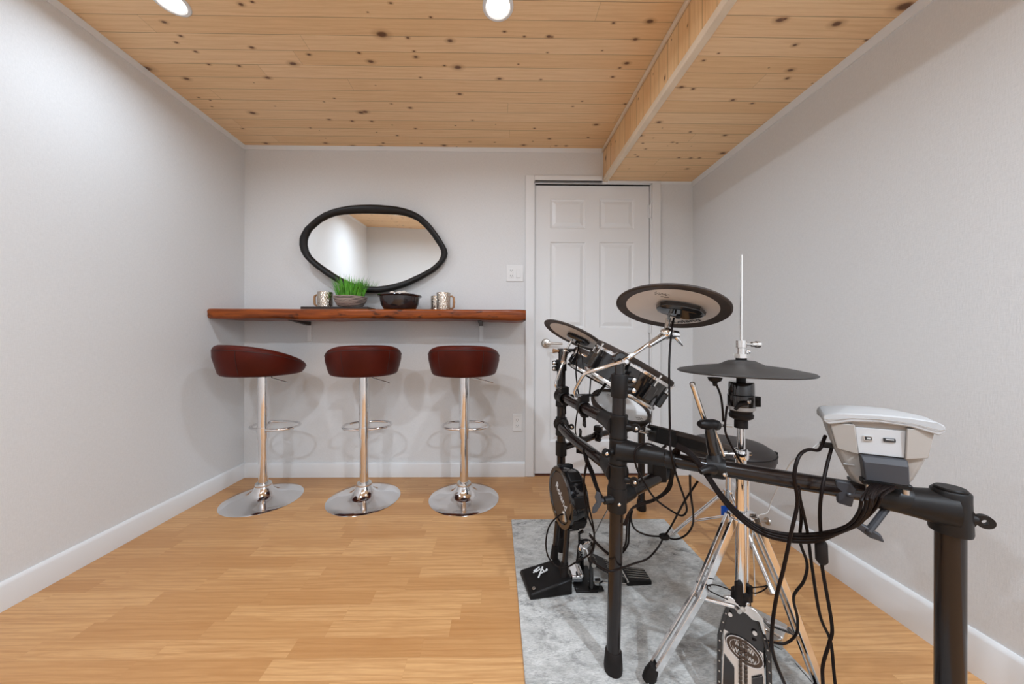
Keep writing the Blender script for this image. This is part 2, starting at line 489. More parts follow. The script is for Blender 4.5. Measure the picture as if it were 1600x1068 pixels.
# ------------------------------------------------------------------ room shell
T = 0.10
struct('floor', MB().span((XL-T, YF-T, -T), (XR+T, YB+T, 0)), 'floor', origin=(0, 0, 0))
struct('ceiling', MB().span((XL-T, YF-T, ZC), (XR+T, YB+T, ZC+T)), 'pine', origin=(0, YB+0.037, 0))
struct('wall_left', MB().span((XL-T, YF-T, 0), (XL, YB+T, ZC)), 'wall')
struct('wall_right', MB().span((XR, YF-T, 0), (XR+T, YB+T, ZC)), 'wall')
struct('wall_front', MB().span((XL, YF-T, 0), (XR, YF, ZC)), 'wall')
DX0, DX1, DZ1 = 0.270, 1.083, 2.040
mb = MB()
mb.span((XL, YB, 0), (DX0, YB+T, ZC)); mb.span((DX1, YB, 0), (XR, YB+T, ZC)); mb.span((DX0, YB, DZ1), (DX1, YB+T, ZC))
struct('wall_back', mb, 'wall')
# boxed-in bulkhead along the right wall
bk = struct('ceiling_bulkhead', MB().span((BKX+0.012, YF, BKZ), (XR, YB, ZC)), 'pine', origin=(0, YB+0.02, 0))
obj('side_boards', MB().span((BKX, YF, BKZ+0.004), (BKX+0.012, YB-0.001, ZC)), 'pine_side', bk)
# mouldings
struct('trim_1', MB().span((BKX-0.006, YF, BKZ-0.012), (BKX+0.026, YB-0.001, BKZ+0.022)), 'raw_trim', bevel=0.004)
struct('trim_2', MB().span((BKX-0.014, YF, ZC-0.022), (BKX, YB-0.001, ZC)), 'raw_trim', bevel=0.004)
def cove(a, b, wdir, zt, h=0.026, d=0.014):
    poly = [(0, 0), (d, 0), (d, -0.006), (d*0.45, -h*0.7), (d*0.35, -h), (0, -h)]
    a, b = V(a), V(b); m = MB()
    lo = [[p + V(wdir)*q[0] + V((0, 0, zt+q[1])) for q in poly] for p in (a, b)]
    return m.loft(lo)
struct('trim_3', cove((XL, YF, 0), (XL, YB, 0), (1, 0, 0), ZC), 'trim')
struct('trim_4', cove((XL, YB, 0), (BKX-0.014, YB, 0), (0, -1, 0), ZC), 'trim')
struct('trim_5', cove((XR, YF, 0), (XR, YB, 0), (-1, 0, 0), BKZ, 0.03, 0.016), 'trim')
struct('trim_6', cove((BKX+0.03, YB, 0), (XR-0.016, YB, 0), (0, -1, 0), BKZ, 0.018, 0.01), 'trim')
# baseboards with an eased top
def base(a, b, wdir, h=0.100, d=0.014):
    poly = [(0, 0), (d, 0), (d, h-0.014), (d*0.75, h-0.005), (d*0.3, h), (0, h)]
    lo = [[V(p)+V(wdir)*q[0]+V((0, 0, q[1])) for q in poly] for p in (a, b)]
    return MB().loft(lo)
struct('baseboard_left', base((XL, YF, 0), (XL, YB, 0), (1, 0, 0)), 'trim')
struct('baseboard_back', base((XL+0.014, YB, 0), (0.203, YB, 0), (0, -1, 0)), 'trim')
struct('baseboard_right', base((XR, YF, 0), (XR, YB, 0), (-1, 0, 0), 0.125), 'trim')
struct('baseboard_front', base((XL+0.014, YF, 0), (XR-0.014, YF, 0), (0, 1, 0)), 'trim')
# door casing
mb = MB()
mb.span((0.203, YB-0.017, 0), (0.264, YB, 2.095)); mb.span((1.089, YB-0.017, 0), (1.150, YB, 2.055)); mb.span((0.264, YB-0.017, 2.046), (1.150, YB, 2.062))
mb.span((0.264, YB-0.017, 2.046), (BKX-0.008, YB, 2.095))
struct('trim_7', mb, 'trim', bevel=0.004)
mb = MB()
mb.span((0.264, YB-0.006, 0), (0.271, YB+T, 2.046)); mb.span((1.082, YB-0.006, 0), (1.089, YB+T, 2.046)); mb.span((0.264, YB-0.006, 2.040), (1.089, YB+T, 2.046))
struct('trim_8', mb, 'trim')
struct('trim_9', MB().span((0.271, YB+0.002, 0), (1.082, YB+T, 0.006)), 'gap')
# six-panel door: one face mesh with raised fields
def door_mesh():
    m = MB(); x0, x1, z0, z1 = 0.2745, 1.0785, 0.012, 2.036; yf, yb = YB+0.012, YB+0.047
    cols = [(0.379, 0.629), (0.727, 0.974)]
    rows = [(1.735, 1.945), (1.035, 1.640), (0.235, 0.865)]
    xs = [x0, 0.379, 0.629, 0.727, 0.974, x1]; zs = [z0, 0.235, 0.865, 1.035, 1.640, 1.735, 1.945, z1]
    def quad(a, b, c, d): m.add([a, b, c, d], [(0, 1, 2, 3)])
    for i in range(5):
        for j in range(7):
            A, B, C, D = xs[i], xs[i+1], zs[j], zs[j+1]
            if i in (1, 3) and j in (1, 3, 5):
                prev = None
                for ins, dep in ((0, 0), (0.006, 0.006), (0.016, 0.008), (0.040, 0.001), (0.044, 0.001)):
                    r = [V((A+ins, yf+dep, C+ins)), V((B-ins, yf+dep, C+ins)), V((B-ins, yf+dep, D-ins)), V((A+ins, yf+dep, D-ins))]
                    if prev:
                        for k in range(4): quad(prev[k], prev[(k+1) % 4], r[(k+1) % 4], r[k])
                    prev = r
                quad(*prev)
            else: quad(V((A, yf, C)), V((B, yf, C)), V((B, yf, D)), V((A, yf, D)))
    quad(V((x0, yb, z0)), V((x1, yb, z0)), V((x1, yb, z1)), V((x0, yb, z1)))
    quad(V((x0, yf, z0)), V((x0, yb, z0)), V((x0, yb, z1)), V((x0, yf, z1))); quad(V((x1, yf, z0)), V((x1, yb, z0)), V((x1, yb, z1)), V((x1, yf, z1)))
    quad(V((x0, yf, z1)), V((x1, yf, z1)), V((x1, yb, z1)), V((x0, yb, z1))); quad(V((x0, yf, z0)), V((x1, yf, z0)), V((x1, yb, z0)), V((x0, yb, z0)))
    return m
d1 = obj('door_1', door_mesh(), 'door', kind='structure', angle=15)
hp = P(853, 536, YB+0.01)
mb = MB().lathe([(0, 0), (0.032, 0), (0.032, 0.006), (0.026, 0.012), (0.013, 0.014), (0.011, 0.055), (0, 0.057)], (hp.x, YB+0.011, hp.z), (0, -1, 0), 32)
mb.tube([(hp.x, YB-0.035, hp.z), (hp.x+0.02, YB-0.044, hp.z+0.001), (hp.x+0.06, YB-0.044, hp.z-0.001), (hp.x+0.105, YB-0.040, hp.z-0.003)], [0.010, 0.009, 0.0085, 0.007], 14)
obj('door_handle', mb, 'nickel', d1)
for hz in (1.855, 1.05, 0.23):
    obj('hinge', MB().tube([(1.081, YB-0.008, hz-0.045), (1.081, YB-0.008, hz+0.045)], 0.006, 12).span((1.07, YB+0.004, hz-0.045), (1.084, YB+0.011, hz+0.045)), 'trim', d1)
# rigid door stop on the right baseboard
ds = thing('door_stop', 'small brass coloured rod door stop low on the right baseboard', 'door stop', (XR-0.014, 1.62, 0.03))
sc_ = V((XR-0.014, 1.62, 0.043))
obj('rod', MB().tube([sc_, sc_+V((-0.075, 0, 0.004))], 0.006, 12).lathe([(0, 0), (0.019, 0), (0.017, 0.006), (0.006, 0.009)], sc_, (-1, 0, 0), 24), 'nickel', ds)
obj('bumper', MB().tube([sc_+V((-0.074, 0, 0.004)), sc_+V((-0.09, 0, 0.004))], 0.0075, 12), 'trim', ds)

# ------------------------------------------------------------------ recessed ceiling lights and an added bulkhead fill (each carries its own lamp)
LIGHTS = ((-1.285, 1.298, 'recessed round ceiling light nearer the left wall, half cut by the frame top', 5.6),
          (0.005, 1.298, 'recessed round ceiling light near the middle of the pine ceiling, left of the bulkhead', 7.0),
          (-1.05, -0.20, 'recessed round ceiling light behind the camera near the left wall', 18.0),
          (0.005, -0.20, 'recessed round ceiling light behind the camera left of the bulkhead', 13.0),
          (1.07, -0.50, 'added unseen fill light in the bulkhead underside behind the camera', 36.0))  # unseen fill lamp, added to brighten the floor on the right
def beam(e):
    la = bpy.data.lights.new('lamp_beam', 'AREA'); la.shape = 'DISK'; la.size = 0.085; la.energy = e
    la.color = (0.845, 0.985, 1.14); la.spread = math.radians(165)
    return la
for i, (x, y, lab, watts) in enumerate(LIGHTS):
    zl = BKZ if x > BKX else ZC
    t = thing('ceiling_light', lab, 'ceiling light', (x, y, zl), 'recessed ceiling lights')
    obj('trim_ring', MB().lathe([(0.046, 0.0), (0.062, 0.0), (0.062, -0.002), (0.058, -0.005), (0.050, -0.005), (0.046, -0.002)], (x, y, zl), seg=40, closed=True), 'trim', t)
    obj('lens', MB().lathe([(0, -0.0015), (0.0455, -0.0015), (0.0455, -0.0005), (0, -0.0005)], (x, y, zl), seg=40), 'lens', t)
    lo = bpy.data.objects.new('lamp_beam', beam(watts*LAMP_K)); COL.objects.link(lo); lo.parent = t; lo.location = (0, 0, -0.006)

# ------------------------------------------------------------------ wall plates
def wall_plate(u0, v0, u1, v1, name, label, cat, double):
    a, b = P(u0, v1, YB), P(u1, v0, YB); cx, cz = (a.x+b.x)/2, (a.z+b.z)/2; W, Hh = b.x-a.x, b.z-a.z
    t = thing(name, label, cat, (cx, YB, cz-Hh/2))
    obj('cover_plate', MB().span((a.x, YB-0.006, a.z), (b.x, YB, b.z)), 'plate', t, bevel=0.002)
    xs = [cx-W*0.21, cx+W*0.21] if double else [cx]
    for k, x in enumerate(xs):
        if double and k == 1:
            obj('rocker_switch', MB().span((x-0.015, YB-0.0095, cz-0.033), (x+0.015, YB-0.005, cz+0.033)), 'plate', t, bevel=0.0015)
            continue
        f = obj('receptacle', MB().span((x-0.0155, YB-0.008, cz-0.034), (x+0.0155, YB-0.005, cz+0.034)), 'plate', t, bevel=0.003)
        for s in (-1, 1):
            for e in (-0.0065, 0.0065):
                obj('slot', MB().span((x+e-0.001, YB-0.0086, cz+s*0.019-0.004), (x+e+0.001, YB-0.0079, cz+s*0.019+0.005)), 'slot', f)
            obj('ground_hole', MB().lathe([(0, 0), (0.0025, 0), (0.0025, 0.0007), (0, 0.0007)], (x, YB-0.0079, cz+s*0.019-0.009), (0, -1, 0), 12), 'slot', f)
    return t
wall_plate(791, 414, 817.5, 439.5, 'switch_plate', 'white double wall plate with an outlet and a rocker switch beside the door', 'light switch', True)
wall_plate(801, 646, 815.5, 673, 'wall_outlet', 'white wall outlet low beside the door, near the baseboard', 'outlet', False)

# ------------------------------------------------------------------ live edge bar shelf and its brackets
SF, SZ0, SZ1 = 1.976, 1.078, 1.137
def shelf_mesh():
    m = MB(); loops = []; n = 60; rnd = random.Random(3)
    ph = [rnd.uniform(0, 6.28) for _ in range(6)]
    for i in range(n+1):
        x = XL+0.001+(0.184-XL-0.001)*i/n
        w1 = 0.006*math.sin(5*x+ph[0])+0.004*math.sin(13*x+ph[1])+0.0025*math.sin(31*x+ph[2])
        zb = SZ0+0.004*math.sin(4.2*x+ph[3])+0.003*math.sin(11*x+ph[4])-(0.004 if x > -0.9 else 0)+0.003*math.sin(37*x+ph[5])*0.4
        yf = SF+w1
        e = 0.012 if 0 < i < n else 0.0
        rr = 0.0 if (0 < i < n) else 0.012
        loops.append([V((x, YB-0.001, zb+0.002)), V((x, YB-0.001, SZ1)), V((x, yf+0.016+rr, SZ1)), V((x, yf+0.004+rr, SZ1-0.006)), V((x, yf+rr, SZ1-0.016)),
                      V((x, yf+0.003+rr, SZ1-0.030)), V((x, yf+0.001+rr, zb+0.016)), V((x, yf+0.008+rr, zb+0.004)), V((x, yf+0.022+rr, zb))])
    return m.loft(loops)
tag(obj('bar_shelf', shelf_mesh(), 'live', angle=50), 'long reddish brown live edge wooden shelf mounted as a bar under the mirror', 'shelf')
def bracket(u, label):
    x = P(u, 505, YB).x
    t = thing('shelf_bracket', label, 'bracket', (x, YB, 0.94), 'shelf brackets')
    obj('wall_arm', MB().span((x-0.014, YB-0.008, 0.935), (x+0.014, YB, 1.060)), 'trim', t, bevel=0.002)
    obj('shelf_arm', MB().prism([(0, 0), (0.21, 0), (0.21, -0.002), (0.01, -0.026), (0, -0.026)], (x-0.013, YB-0.008, 1.0725), (0, -1, 0), (0, 0, 1), -0.026), 'tray', t, label='dark wedge shaped arm')
bracket(484, 'white steel bracket under the bar shelf above the gap between first and second stool')
bracket(752, 'white steel bracket under the bar shelf above the stool nearest the door')

# ------------------------------------------------------------------ pebble mirror
def mirror():
    out = [(60, 360), (63, 320), (75, 290), (98, 252), (130, 222), (170, 186), (220, 155), (275, 132), (330, 117), (390, 106), (450, 100), (510, 97), (560, 97), (620, 100), (680, 105), (735, 116), (780, 130), (818, 148), (850, 170), (882, 200), (910, 230), (937, 266), (960, 300), (984, 340), (1000, 370), (1005, 395), (1000, 420), (985, 448), (950, 490), (918, 517), (880, 540), (840, 564), (800, 585), (750, 609), (700, 628), (650, 644), (600, 655), (540, 662), (480, 661), (430, 655), (380, 642), (330, 620), (280, 592), (230, 560), (190, 531), (150, 500), (115, 468), (86, 436), (68, 400)]
    inn = [(106, 360), (108, 330), (116, 306), (136, 268), (166, 240), (200, 212), (242, 188), (290, 170), (340, 161), (395, 156), (450, 152), (510, 151), (560, 151), (620, 152), (680, 153), (730, 160), (770, 172), (806, 188), (832, 208), (858, 233), (880, 258), (903, 287), (924, 318), (947, 352), (960, 378), (962, 400), (958, 420), (946, 444), (918, 472), (890, 494), (856, 514), (818, 534), (780, 552), (734, 574), (688, 590), (640, 603), (594, 613), (540, 620), (484, 619), (438, 613), (392, 600), (348, 582), (302, 558), (258, 530), (222, 505), (190, 482), (160, 458), (132, 430), (114, 396)]
    k = 4.2105
    yo = YB-0.046
    O = [P(460+a/k, 300+b/k, yo-0.012) for a, b in out]; I = [P(460+a/k, 300+b/k, yo-0.012) for a, b in inn]
    for L in (O, I):
        for p in L: p.y = 0
    n = len(O)
    cx = sum(p.x for p in O)/n; zb = min(p.z for p in O)
    t = thing('wall_mirror', 'pebble shaped mirror in a charcoal frame hanging above the bar shelf', 'mirror', (cx, yo, zb))
    m = MB(); loops = []
    for fo, y in ((0.0, 0.012), (-0.0, -0.008), (0.10, -0.016), (0.35, -0.022), (0.70, -0.017), (0.95, -0.008), (1.0, -0.004), (1.0, 0.012)):
        loops.append([O[i].lerp(I[i], fo)+V((0, yo+y, 0)) for i in range(n)])
    vs = [p for l in loops for p in l]; fs = []
    L = len(loops)
    for a in range(L):
        b = (a+1) % L
        for i in range(n):
            j = (i+1) % n; fs.append((a*n+i, a*n+j, b*n+j, b*n+i))
    m.add(vs, fs)
    obj('frame', m, 'frame', t, angle=60)
    g = MB().prism([(p.x-cx, p.z-zb) for p in [O[i].lerp(I[i], 0.9) for i in range(n)]], (cx, yo+0.006, zb), (1, 0, 0), (0, 0, 1), 0.004)
    obj('mirror_glass', g, 'mirror', t)
    t.rotation_euler = (math.radians(4.6), 0, math.radians(3.8))
    return t
mirror()

# ------------------------------------------------------------------ things on the bar shelf
ZS = SZ1
tx0, tx1 = P(470, 480, 2.06).x, P(575, 480, 2.06).x
TT = 0.021
tag(obj('serving_tray', MB().span((tx0, 2.055, ZS), (tx1, 2.195, ZS+TT)), 'tray', bevel=0.003), 'flat dark wooden tray under the grass planter on the bar shelf', 'tray')
def mug(c, r, h, hdir, label):
    c = V(c); t = thing('hammered_mug', label, 'mug', c, 'hammered mugs on the bar shelf')
    obj('cup', MB().lathe([(0, 0), (r*0.92, 0), (r, 0.004), (r, h-0.002), (r*0.98, h), (r*0.93, h), (r*0.91, h-0.004), (r*0.90, 0.006), (0, 0.006)], c, seg=36), 'hammer', t)
    d = V((math.cos(hdir), math.sin(hdir), 0))
    m = MB(); up = V((0, 0, 1)); pts = []
    m.tube([c+d*(r-0.003)+up*h*0.80, c+d*(r+0.010)+up*h*0.82, c+d*(r+0.021)+up*h*0.74, c+d*(r+0.023)+up*h*0.45, c+d*(r+0.020)+up*h*0.20, c+d*(r+0.010)+up*h*0.12, c+d*(r-0.003)+up*h*0.14], [0.005, 0.0055, 0.007, 0.008, 0.007, 0.0055, 0.005], 12, smooth=0)
    obj('handle', m, 'handle_wood', t, label='tan wooden handle', angle=60)
    return t
p = P(508, 470, 2.13); mug((p.x, 2.13, ZS+TT), 0.046, 0.100, PI*1.0, 'silver hammered mug with tan handle standing on the dark tray left of the grass')
p = P(693, 470, 2.09); mug((p.x, 2.09, ZS), 0.044, 0.114, 0.0, 'hammered mug in front of the pair at the right, tan handle towards the door')
p = P(682, 470, 2.19); mug((p.x+0.008, 2.185, ZS), 0.044, 0.104, PI/2, 'hammered mug half hidden behind its twin at the right of the black bowl')
p = P(547, 470, 2.11)
pl = thing('potted_grass', 'bright green tuft of grass in a striped woven bowl on the tray', 'plant', (p.x, 2.115, ZS+TT))
c = V((p.x, 2.115, ZS+TT))
obj('woven_bowl', MB().lathe([(0, 0), (0.062, 0), (0.078, 0.012), (0.094, 0.040), (0.102, 0.068), (0.098, 0.068), (0.090, 0.042), (0.070, 0.030), (0, 0.030)], c, seg=48), 'wicker', pl)
obj('soil', MB().lathe([(0, 0.056), (0.05, 0.06), (0.0975, 0.056), (0.09, 0.04), (0, 0.04)], c, seg=32), 'tray', pl)
m = MB(); rnd = random.Random(11)
for i in range(330):
    a = rnd.uniform(0, 2*PI); r0 = 0.082*math.sqrt(rnd.random()); L = rnd.uniform(0.085, 0.152)
    bd = V((math.cos(a), math.sin(a), 0)); b0 = c+bd*r0+V((0, 0, 0.055))
    lean = (0.30*r0/0.082+rnd.uniform(-0.12, 0.16)); droop = 0.0
    if i % 22 == 0: lean += 0.55; L *= 1.2; droop = 0.05
    a2 = a+rnd.uniform(-0.5, 0.5); dd = V((math.cos(a2), math.sin(a2), 0)); sd = V((-math.sin(a2+rnd.uniform(-1, 1)), math.cos(a2), 0)).normalized()
    pts = []
    for k in range(5):
        s_ = k/4
        pts.append((b0+dd*(lean*L*s_**1.7)+V((0, 0, L*s_-droop*s_*s_)), 0.0026*(1-s_**1.5)+0.0003))
    vs = []
    for q, wd in pts: vs += [q-sd*wd, q+sd*wd, q+dd*wd*0.35]
    fs = []
    for k in range(4):
        o_ = k*3
        fs += [(o_, o_+3, o_+5, o_+2), (o_+2, o_+5, o_+4, o_+1), (o_+1, o_+4, o_+3, o_)]
    m.add(vs, fs)
obj('grass_blades', m, 'grass', pl, kind='stuff')
p = P(624, 470, 2.09); c = V((p.x, 2.10, ZS))
bw = tag(obj('serving_bowl', MB().lathe([(0, 0), (0.085, 0), (0.100, 0.010), (0.117, 0.040), (0.122, 0.068), (0.124, 0.084), (0.138, 0.091), (0.137, 0.097), (0.118, 0.097), (0.112, 0.086), (0.110, 0.066), (0.10, 0.062), (0, 0.060)], c, seg=56), 'bowl', origin=c), 'dark glazed bowl heaped with pale pebbles on the bar shelf', 'bowl')
rnd = random.Random(5)
for k in range(24):
    lay = 0 if k < 15 else 1
    nn = 15 if lay == 0 else 9
    a = 2*PI*k/nn+rnd.uniform(-0.2, 0.2); rr = (0.080 if k % 2 else 0.045) if lay == 0 else (0.048 if k % 3 else 0.012)
    s_ = rnd.uniform(0.013, 0.018)
    o = obj('pebble', MB().sphere(c+V((rr*math.cos(a), rr*math.sin(a), 0.090+lay*0.019+rnd.uniform(-0.002, 0.003))), s_, 10, (1, rnd.uniform(0.75, 1), rnd.uniform(0.6, 0.8))), 'stone')
    tag(o, 'pale pebble heaped in the dark glazed bowl', 'pebble', 'pebbles in the dark bowl')

# ------------------------------------------------------------------ bar stools
def stool(loc, label):
    t = thing('bar_stool', label, 'bar stool', loc, 'bar stools at the shelf'); c = V(loc)
    R0 = 0.2075
    obj('base', MB().lathe([(0, 0), (R0, 0), (R0+0.001, 0.003), (R0-0.003, 0.006), (0.16, 0.013), (0.11, 0.022), (0.075, 0.036), (0.052, 0.060), (0.043, 0.082), (0, 0.082)], c, seg=72), 'chrome', t, angle=60)
    obj('collar', MB().lathe([(0.026, 0.078), (0.042, 0.078), (0.044, 0.088), (0.040, 0.098), (0.026, 0.100)], c, seg=36, closed=True), 'chrome_s', t)
    obj('column', MB().lathe([(0.025, 0.085), (0.025, 0.372), (0.0, 0.372)], c, seg=36), 'chrome', t)
    obj('sleeve', MB().lathe([(0.0255, 0.362), (0.030, 0.362), (0.0305, 0.40), (0.0305, 0.745), (0.0, 0.745)], c, seg=36), 'chrome', t)
    # footrest: a D-shaped loop around the sleeve, towards the wall (+y)
    m = MB(); W, Dp = 0.142, 0.155
    pts = []
    for k in range(28):
        a = 2*PI*k/28; x = W*math.copysign(abs(math.cos(a))**0.75, math.cos(a)); y = 0.075+(0.098)*math.copysign(abs(math.sin(a))**0.9, math.sin(a))
        pts.append(c+V((x, y+0.01, 0.415)))
    m.ring(pts, 0.0075, 10)
    m.lathe([(0.0300, 0.400), (0.034, 0.400), (0.034, 0.43), (0.0300, 0.43)], c, seg=32, closed=True)
    obj('footrest', m, 'chrome', t, angle=60)
    obj('seat_plate', MB().lathe([(0, 0.735), (0.09, 0.735), (0.09, 0.745), (0, 0.745)], c, seg=32), 'black', t)
    obj('height_lever', MB().tube([c+V((0.055, -0.015, 0.735)), c+V((0.058, -0.017, 0.722)), c+V((0.175, -0.06, 0.700))], 0.004, 8), 'chrome_s', t)
    # bucket seat: wrap-around shell, high at the back (-y)
    n = 96; zb = 0.745; zs = 0.800
    def top(ph):
        q = (1+math.cos(ph))/2           # 1 at back, 0 at front
        s_ = 1-(1-q)**1.45
        return 0.802+0.120*s_, s_
    shell = MB(); loops = []
    for i in range(n):
        ph = 2*PI*i/n; zt, s_ = top(ph); d = V((math.sin(ph), -math.cos(ph)*1.10, 0))
        ro = 0.205+0.012*s_
        th = 0.044
        k_ = (zt-zb)
        prof = [(0.10, zb), (0.172, zb), (0.185, zb+0.005), (0.192, zb+0.016), (0.197+0.004*s_, zb+0.30*k_), (ro-0.003, zb+0.62*k_), (ro-0.002, zt-0.026), (ro-0.006, zt-0.014), (ro-0.014, zt-0.005), (ro-0.027, zt), (ro-0.040, zt-0.004), (ro-0.049, zt-0.016), (ro-0.053, min(zt-0.02, zs+0.014)), (0.12, min(zt-0.02, zs+0.004)), (0.08, min(zt-0.02, zs+0.002))]
        loops.append([c+d*r+V((0, 0, max(z, 0)))for r, z in prof])
    L = len(loops[0]); vs = [p for l in loops for p in l]; fs = []
    for i in range(n):
        j = (i+1) % n
        for k in range(L-1): fs.append((i*L+k, j*L+k, j*L+k+1, i*L+k+1))
    bi = len(vs); vs.append(c+V((0, 0, zb))); ti = len(vs); vs.append(c+V((0, 0, zs-0.010)))
    for i in range(n):
        j = (i+1) % n; fs += [(i*L, bi, j*L), (i*L+L-1, j*L+L-1, ti)]
    shell.add(vs, fs)
    seat = obj('seat', shell, 'leather', t, angle=50)
    # back panel: a second piece of leather, proud of the shell, between two seams
    m = MB(); lo = []
    for i in range(33):
        ph = -0.6+1.2*i/32; zt, s_ = top(ph); d = V((math.sin(ph), -math.cos(ph)*1.10, 0)); ro = 0.205+0.012*s_
        k_ = zt-zb; e_ = 0.0016
        lo.append([c+d*(0.190)+V((0, 0, zb+0.018)), c+d*(0.1925+e_)+V((0, 0, zb+0.018)), c+d*(0.197+0.004*s_+e_)+V((0, 0, zb+0.30*k_)), c+d*(ro-0.003+e_)+V((0, 0, zb+0.62*k_)), c+d*(ro-0.002+e_)+V((0, 0, zt-0.028)), c+d*(ro-0.006)+V((0, 0, zt-0.027))])
    m.loft(lo); obj('back_panel', m, 'leather', seat, angle=50)
    m = MB()
    ring = [c+V((math.sin(q), -math.cos(q)*1.10, 0))*(0.2035+0.012*top(q)[1])+V((0, 0, top(q)[0]-0.026)) for q in [2*PI*i/72 for i in range(72)]]
    m.ring(ring, 0.0014, 6)
    for s_ in (-0.6, 0.6):
        zt, e = top(s_); d = V((math.sin(s_), -math.cos(s_)*1.10, 0))
        k_ = zt-zb
        m.tube([c+d*0.193+V((0, 0, zb+0.016)), c+d*(0.199+0.004*e)+V((0, 0, zb+0.30*k_)), c+d*(0.2040+0.012*e)+V((0, 0, zb+0.62*k_)), c+d*(0.2042+0.012*e)+V((0, 0, zt-0.027))], 0.0013, 6)
    obj('stitching', m, 'thread', seat)
    return t
STOOLS = ((-0.190, 1.957, 0.0, 'brown leather bar stool nearest the door, its low back square to the room'),
          (-0.789, 1.961, 0.42, 'middle brown leather bar stool, its low back turned a little to the right'),
          (-1.388, 1.960, -0.50, 'brown leather bar stool nearest the left wall, its back turned to the left'))
st0 = stool((0, 0, 0), STOOLS[0][3])
st0.location = (STOOLS[0][0], STOOLS[0][1], 0)
for x, y, a, lab in STOOLS[1:]:
    r_ = dup(st0, (x, y, 0), a, lab)
    for ch in r_.children:              # swivel: the lever and footrest do not turn with the seat
        if ch.name.startswith('footrest'): ch.rotation_euler.z = -a*0.6
        if ch.name.startswith('height_lever'): ch.rotation_euler.z = -a*1.1

# ------------------------------------------------------------------ rug
tag(obj('area_rug', MB().span((0.083, 0.25, 0.0), (0.892, 1.712, 0.008)), 'rug', bevel=0.003), 'distressed grey and white runner rug under the electronic drum kit', 'rug')
ZR = 0.008

# ------------------------------------------------------------------ drum rack
RT = 0.019
A0 = FL(958, 1046, ZR); A1 = P(968, 592, 0.935)
def onA(z): return A0.lerp(A1, (z-A0.z)/(A1.z-A0.z))
B0 = FL(875, 858, ZR); B0.x += 0.004
def onB(z): return V((B0.x, B0.y, z))
C0 = FL(1002, 796, 0)
D0 = V((0.883, 0.62, 0)); DZ = 0.632
rack = thing('drum_rack', 'black tubular four post drum rack standing partly on the grey rug', 'drum rack', (0.55, 1.1, 0))
def post(b, t, r=RT, name='post'):
    o = obj(name, MB().tube([V(b)+V((0, 0, 0.03)), t], r, 24), 'rack', rack)
    d = (V(t)-V(b)).normalized()
    obj('rubber_foot', MB().lathe([(0, 0), (r+0.006, 0), (r+0.007, 0.012), (r+0.004, 0.055), (r+0.001, 0.06), (0, 0.06)], b, d, 28), 'rubber', o)
    return o
pA = post(A0, A1); pB = post(B0, onB(0.86)); pC = post(C0, V((C0.x, C0.y, 0.50))); pD = post(D0, V((D0.x, D0.y, DZ+0.02)), 0.0195)
def eye_lug(m, c, d, L=0.03):          # flat ear with a bolt eye
    c, d = V(c), V(d).normalized(); side = V((0, 0, 1))
    m.tube([c, c+d*L*0.6], [0.011, 0.008], 12)
    x = d; y = side
    n = x.cross(y)
    m.lathe([(0.0045, -0.005), (0.012, -0.005), (0.012, 0.005), (0.0045, 0.005)], c+d*L, n, 20, closed=True)
def bolt(parent, c, d, r=0.0055):
    obj('bolt', MB().lathe([(0, 0), (r, 0), (r, 0.003), (r*0.6, 0.0045), (0, 0.0045)], c, d, 16), 'chrome_s', parent)
def joint(pf, zlo, zhi, arm_dir, arm_len, arm_r0=0.0245, arm_r1=0.0235, zc=None, lug=(-1, -0.3, 0), arm_drop=0.0):
    """moulded T-joint: a sleeve on the post and a socket for the rail"""
    a, b = pf(zlo), pf(zhi); m = MB(); r = 0.0245
    ax = (b-a)
    m.lathe([(0.0192, 0), (r, 0), (r+0.001, 0.004), (r, 0.008), (r, ax.length-0.008), (r+0.001, ax.length-0.004), (r, ax.length), (0.0192, ax.length)], a, ax, 28, closed=True)
    c = pf(zc if zc else (zlo+zhi)/2); d = V(arm_dir).normalized()
    m.tube([c, c+d*0.045, c+d*arm_len*0.7+V((0, 0, arm_drop*0.5)), c+d*arm_len+V((0, 0, arm_drop))], [0.034, 0.0285, arm_r1+0.001, arm_r1], 24)
    o = obj('rail_joint', m, 'joint', rack, angle=50)
    l = V(lug).normalized()
    m2 = MB(); eye_lug(m2, pf((zlo+zhi)/2)+l*0.020, l, 0.026)
    obj('bolt_ear', m2, 'joint', o)
    bolt(o, pf((zlo+zhi)/2)+l*0.046+V((0, -0.005, 0)), (0, -1, 0), 0.005)
    return o, c+d*arm_len+V((0, 0, arm_drop))
# centre post: height clamp, upper left rail joint, right rail joint, lower left rail joint
def memory_collar(pf, zlo, zhi, ears):
    a, b = pf(zlo), pf(zhi); L = (b-a).length
    m = MB().lathe([(0.0192, 0), (0.0225, 0), (0.0235, 0.003), (0.0235, L-0.003), (0.0225, L), (0.015, L)], a, b-a, 28, closed=True)
    o = obj('height_collar', m, 'joint', rack, angle=50)
    for z, d in ears:
        m = MB(); d = V(d).normalized(); p0 = pf(z)
        m.tube([p0+d*0.018, p0+d*0.040], [0.012, 0.010], 14)
        obj('clamp_ear', m, 'joint', o); bolt(o, p0+d*0.036+V((0, -0.010, 0)), (0, -1, 0), 0.0065)
    return o
memory_collar(onA, 0.792, 0.857, ((0.842, (1, -0.15, 0)), (0.812, (1, -0.15, 0))))
memory_collar(onB, 0.815, 0.865, ((0.851, (-1, -0.2, 0)), (0.825, (-1, -0.2, 0))))
dirAB = V((onB(0).x-A0.x, onB(0).y-A0.y, 0)).normalized()
dirAD = V((D0.x-onA(0.64).x, D0.y-onA(0.64).y, 0)).normalized()
jAu, eAu = joint(onA, 0.675, 0.742, dirAB, 0.105, zc=0.708, lug=(1, -0.6, 0))
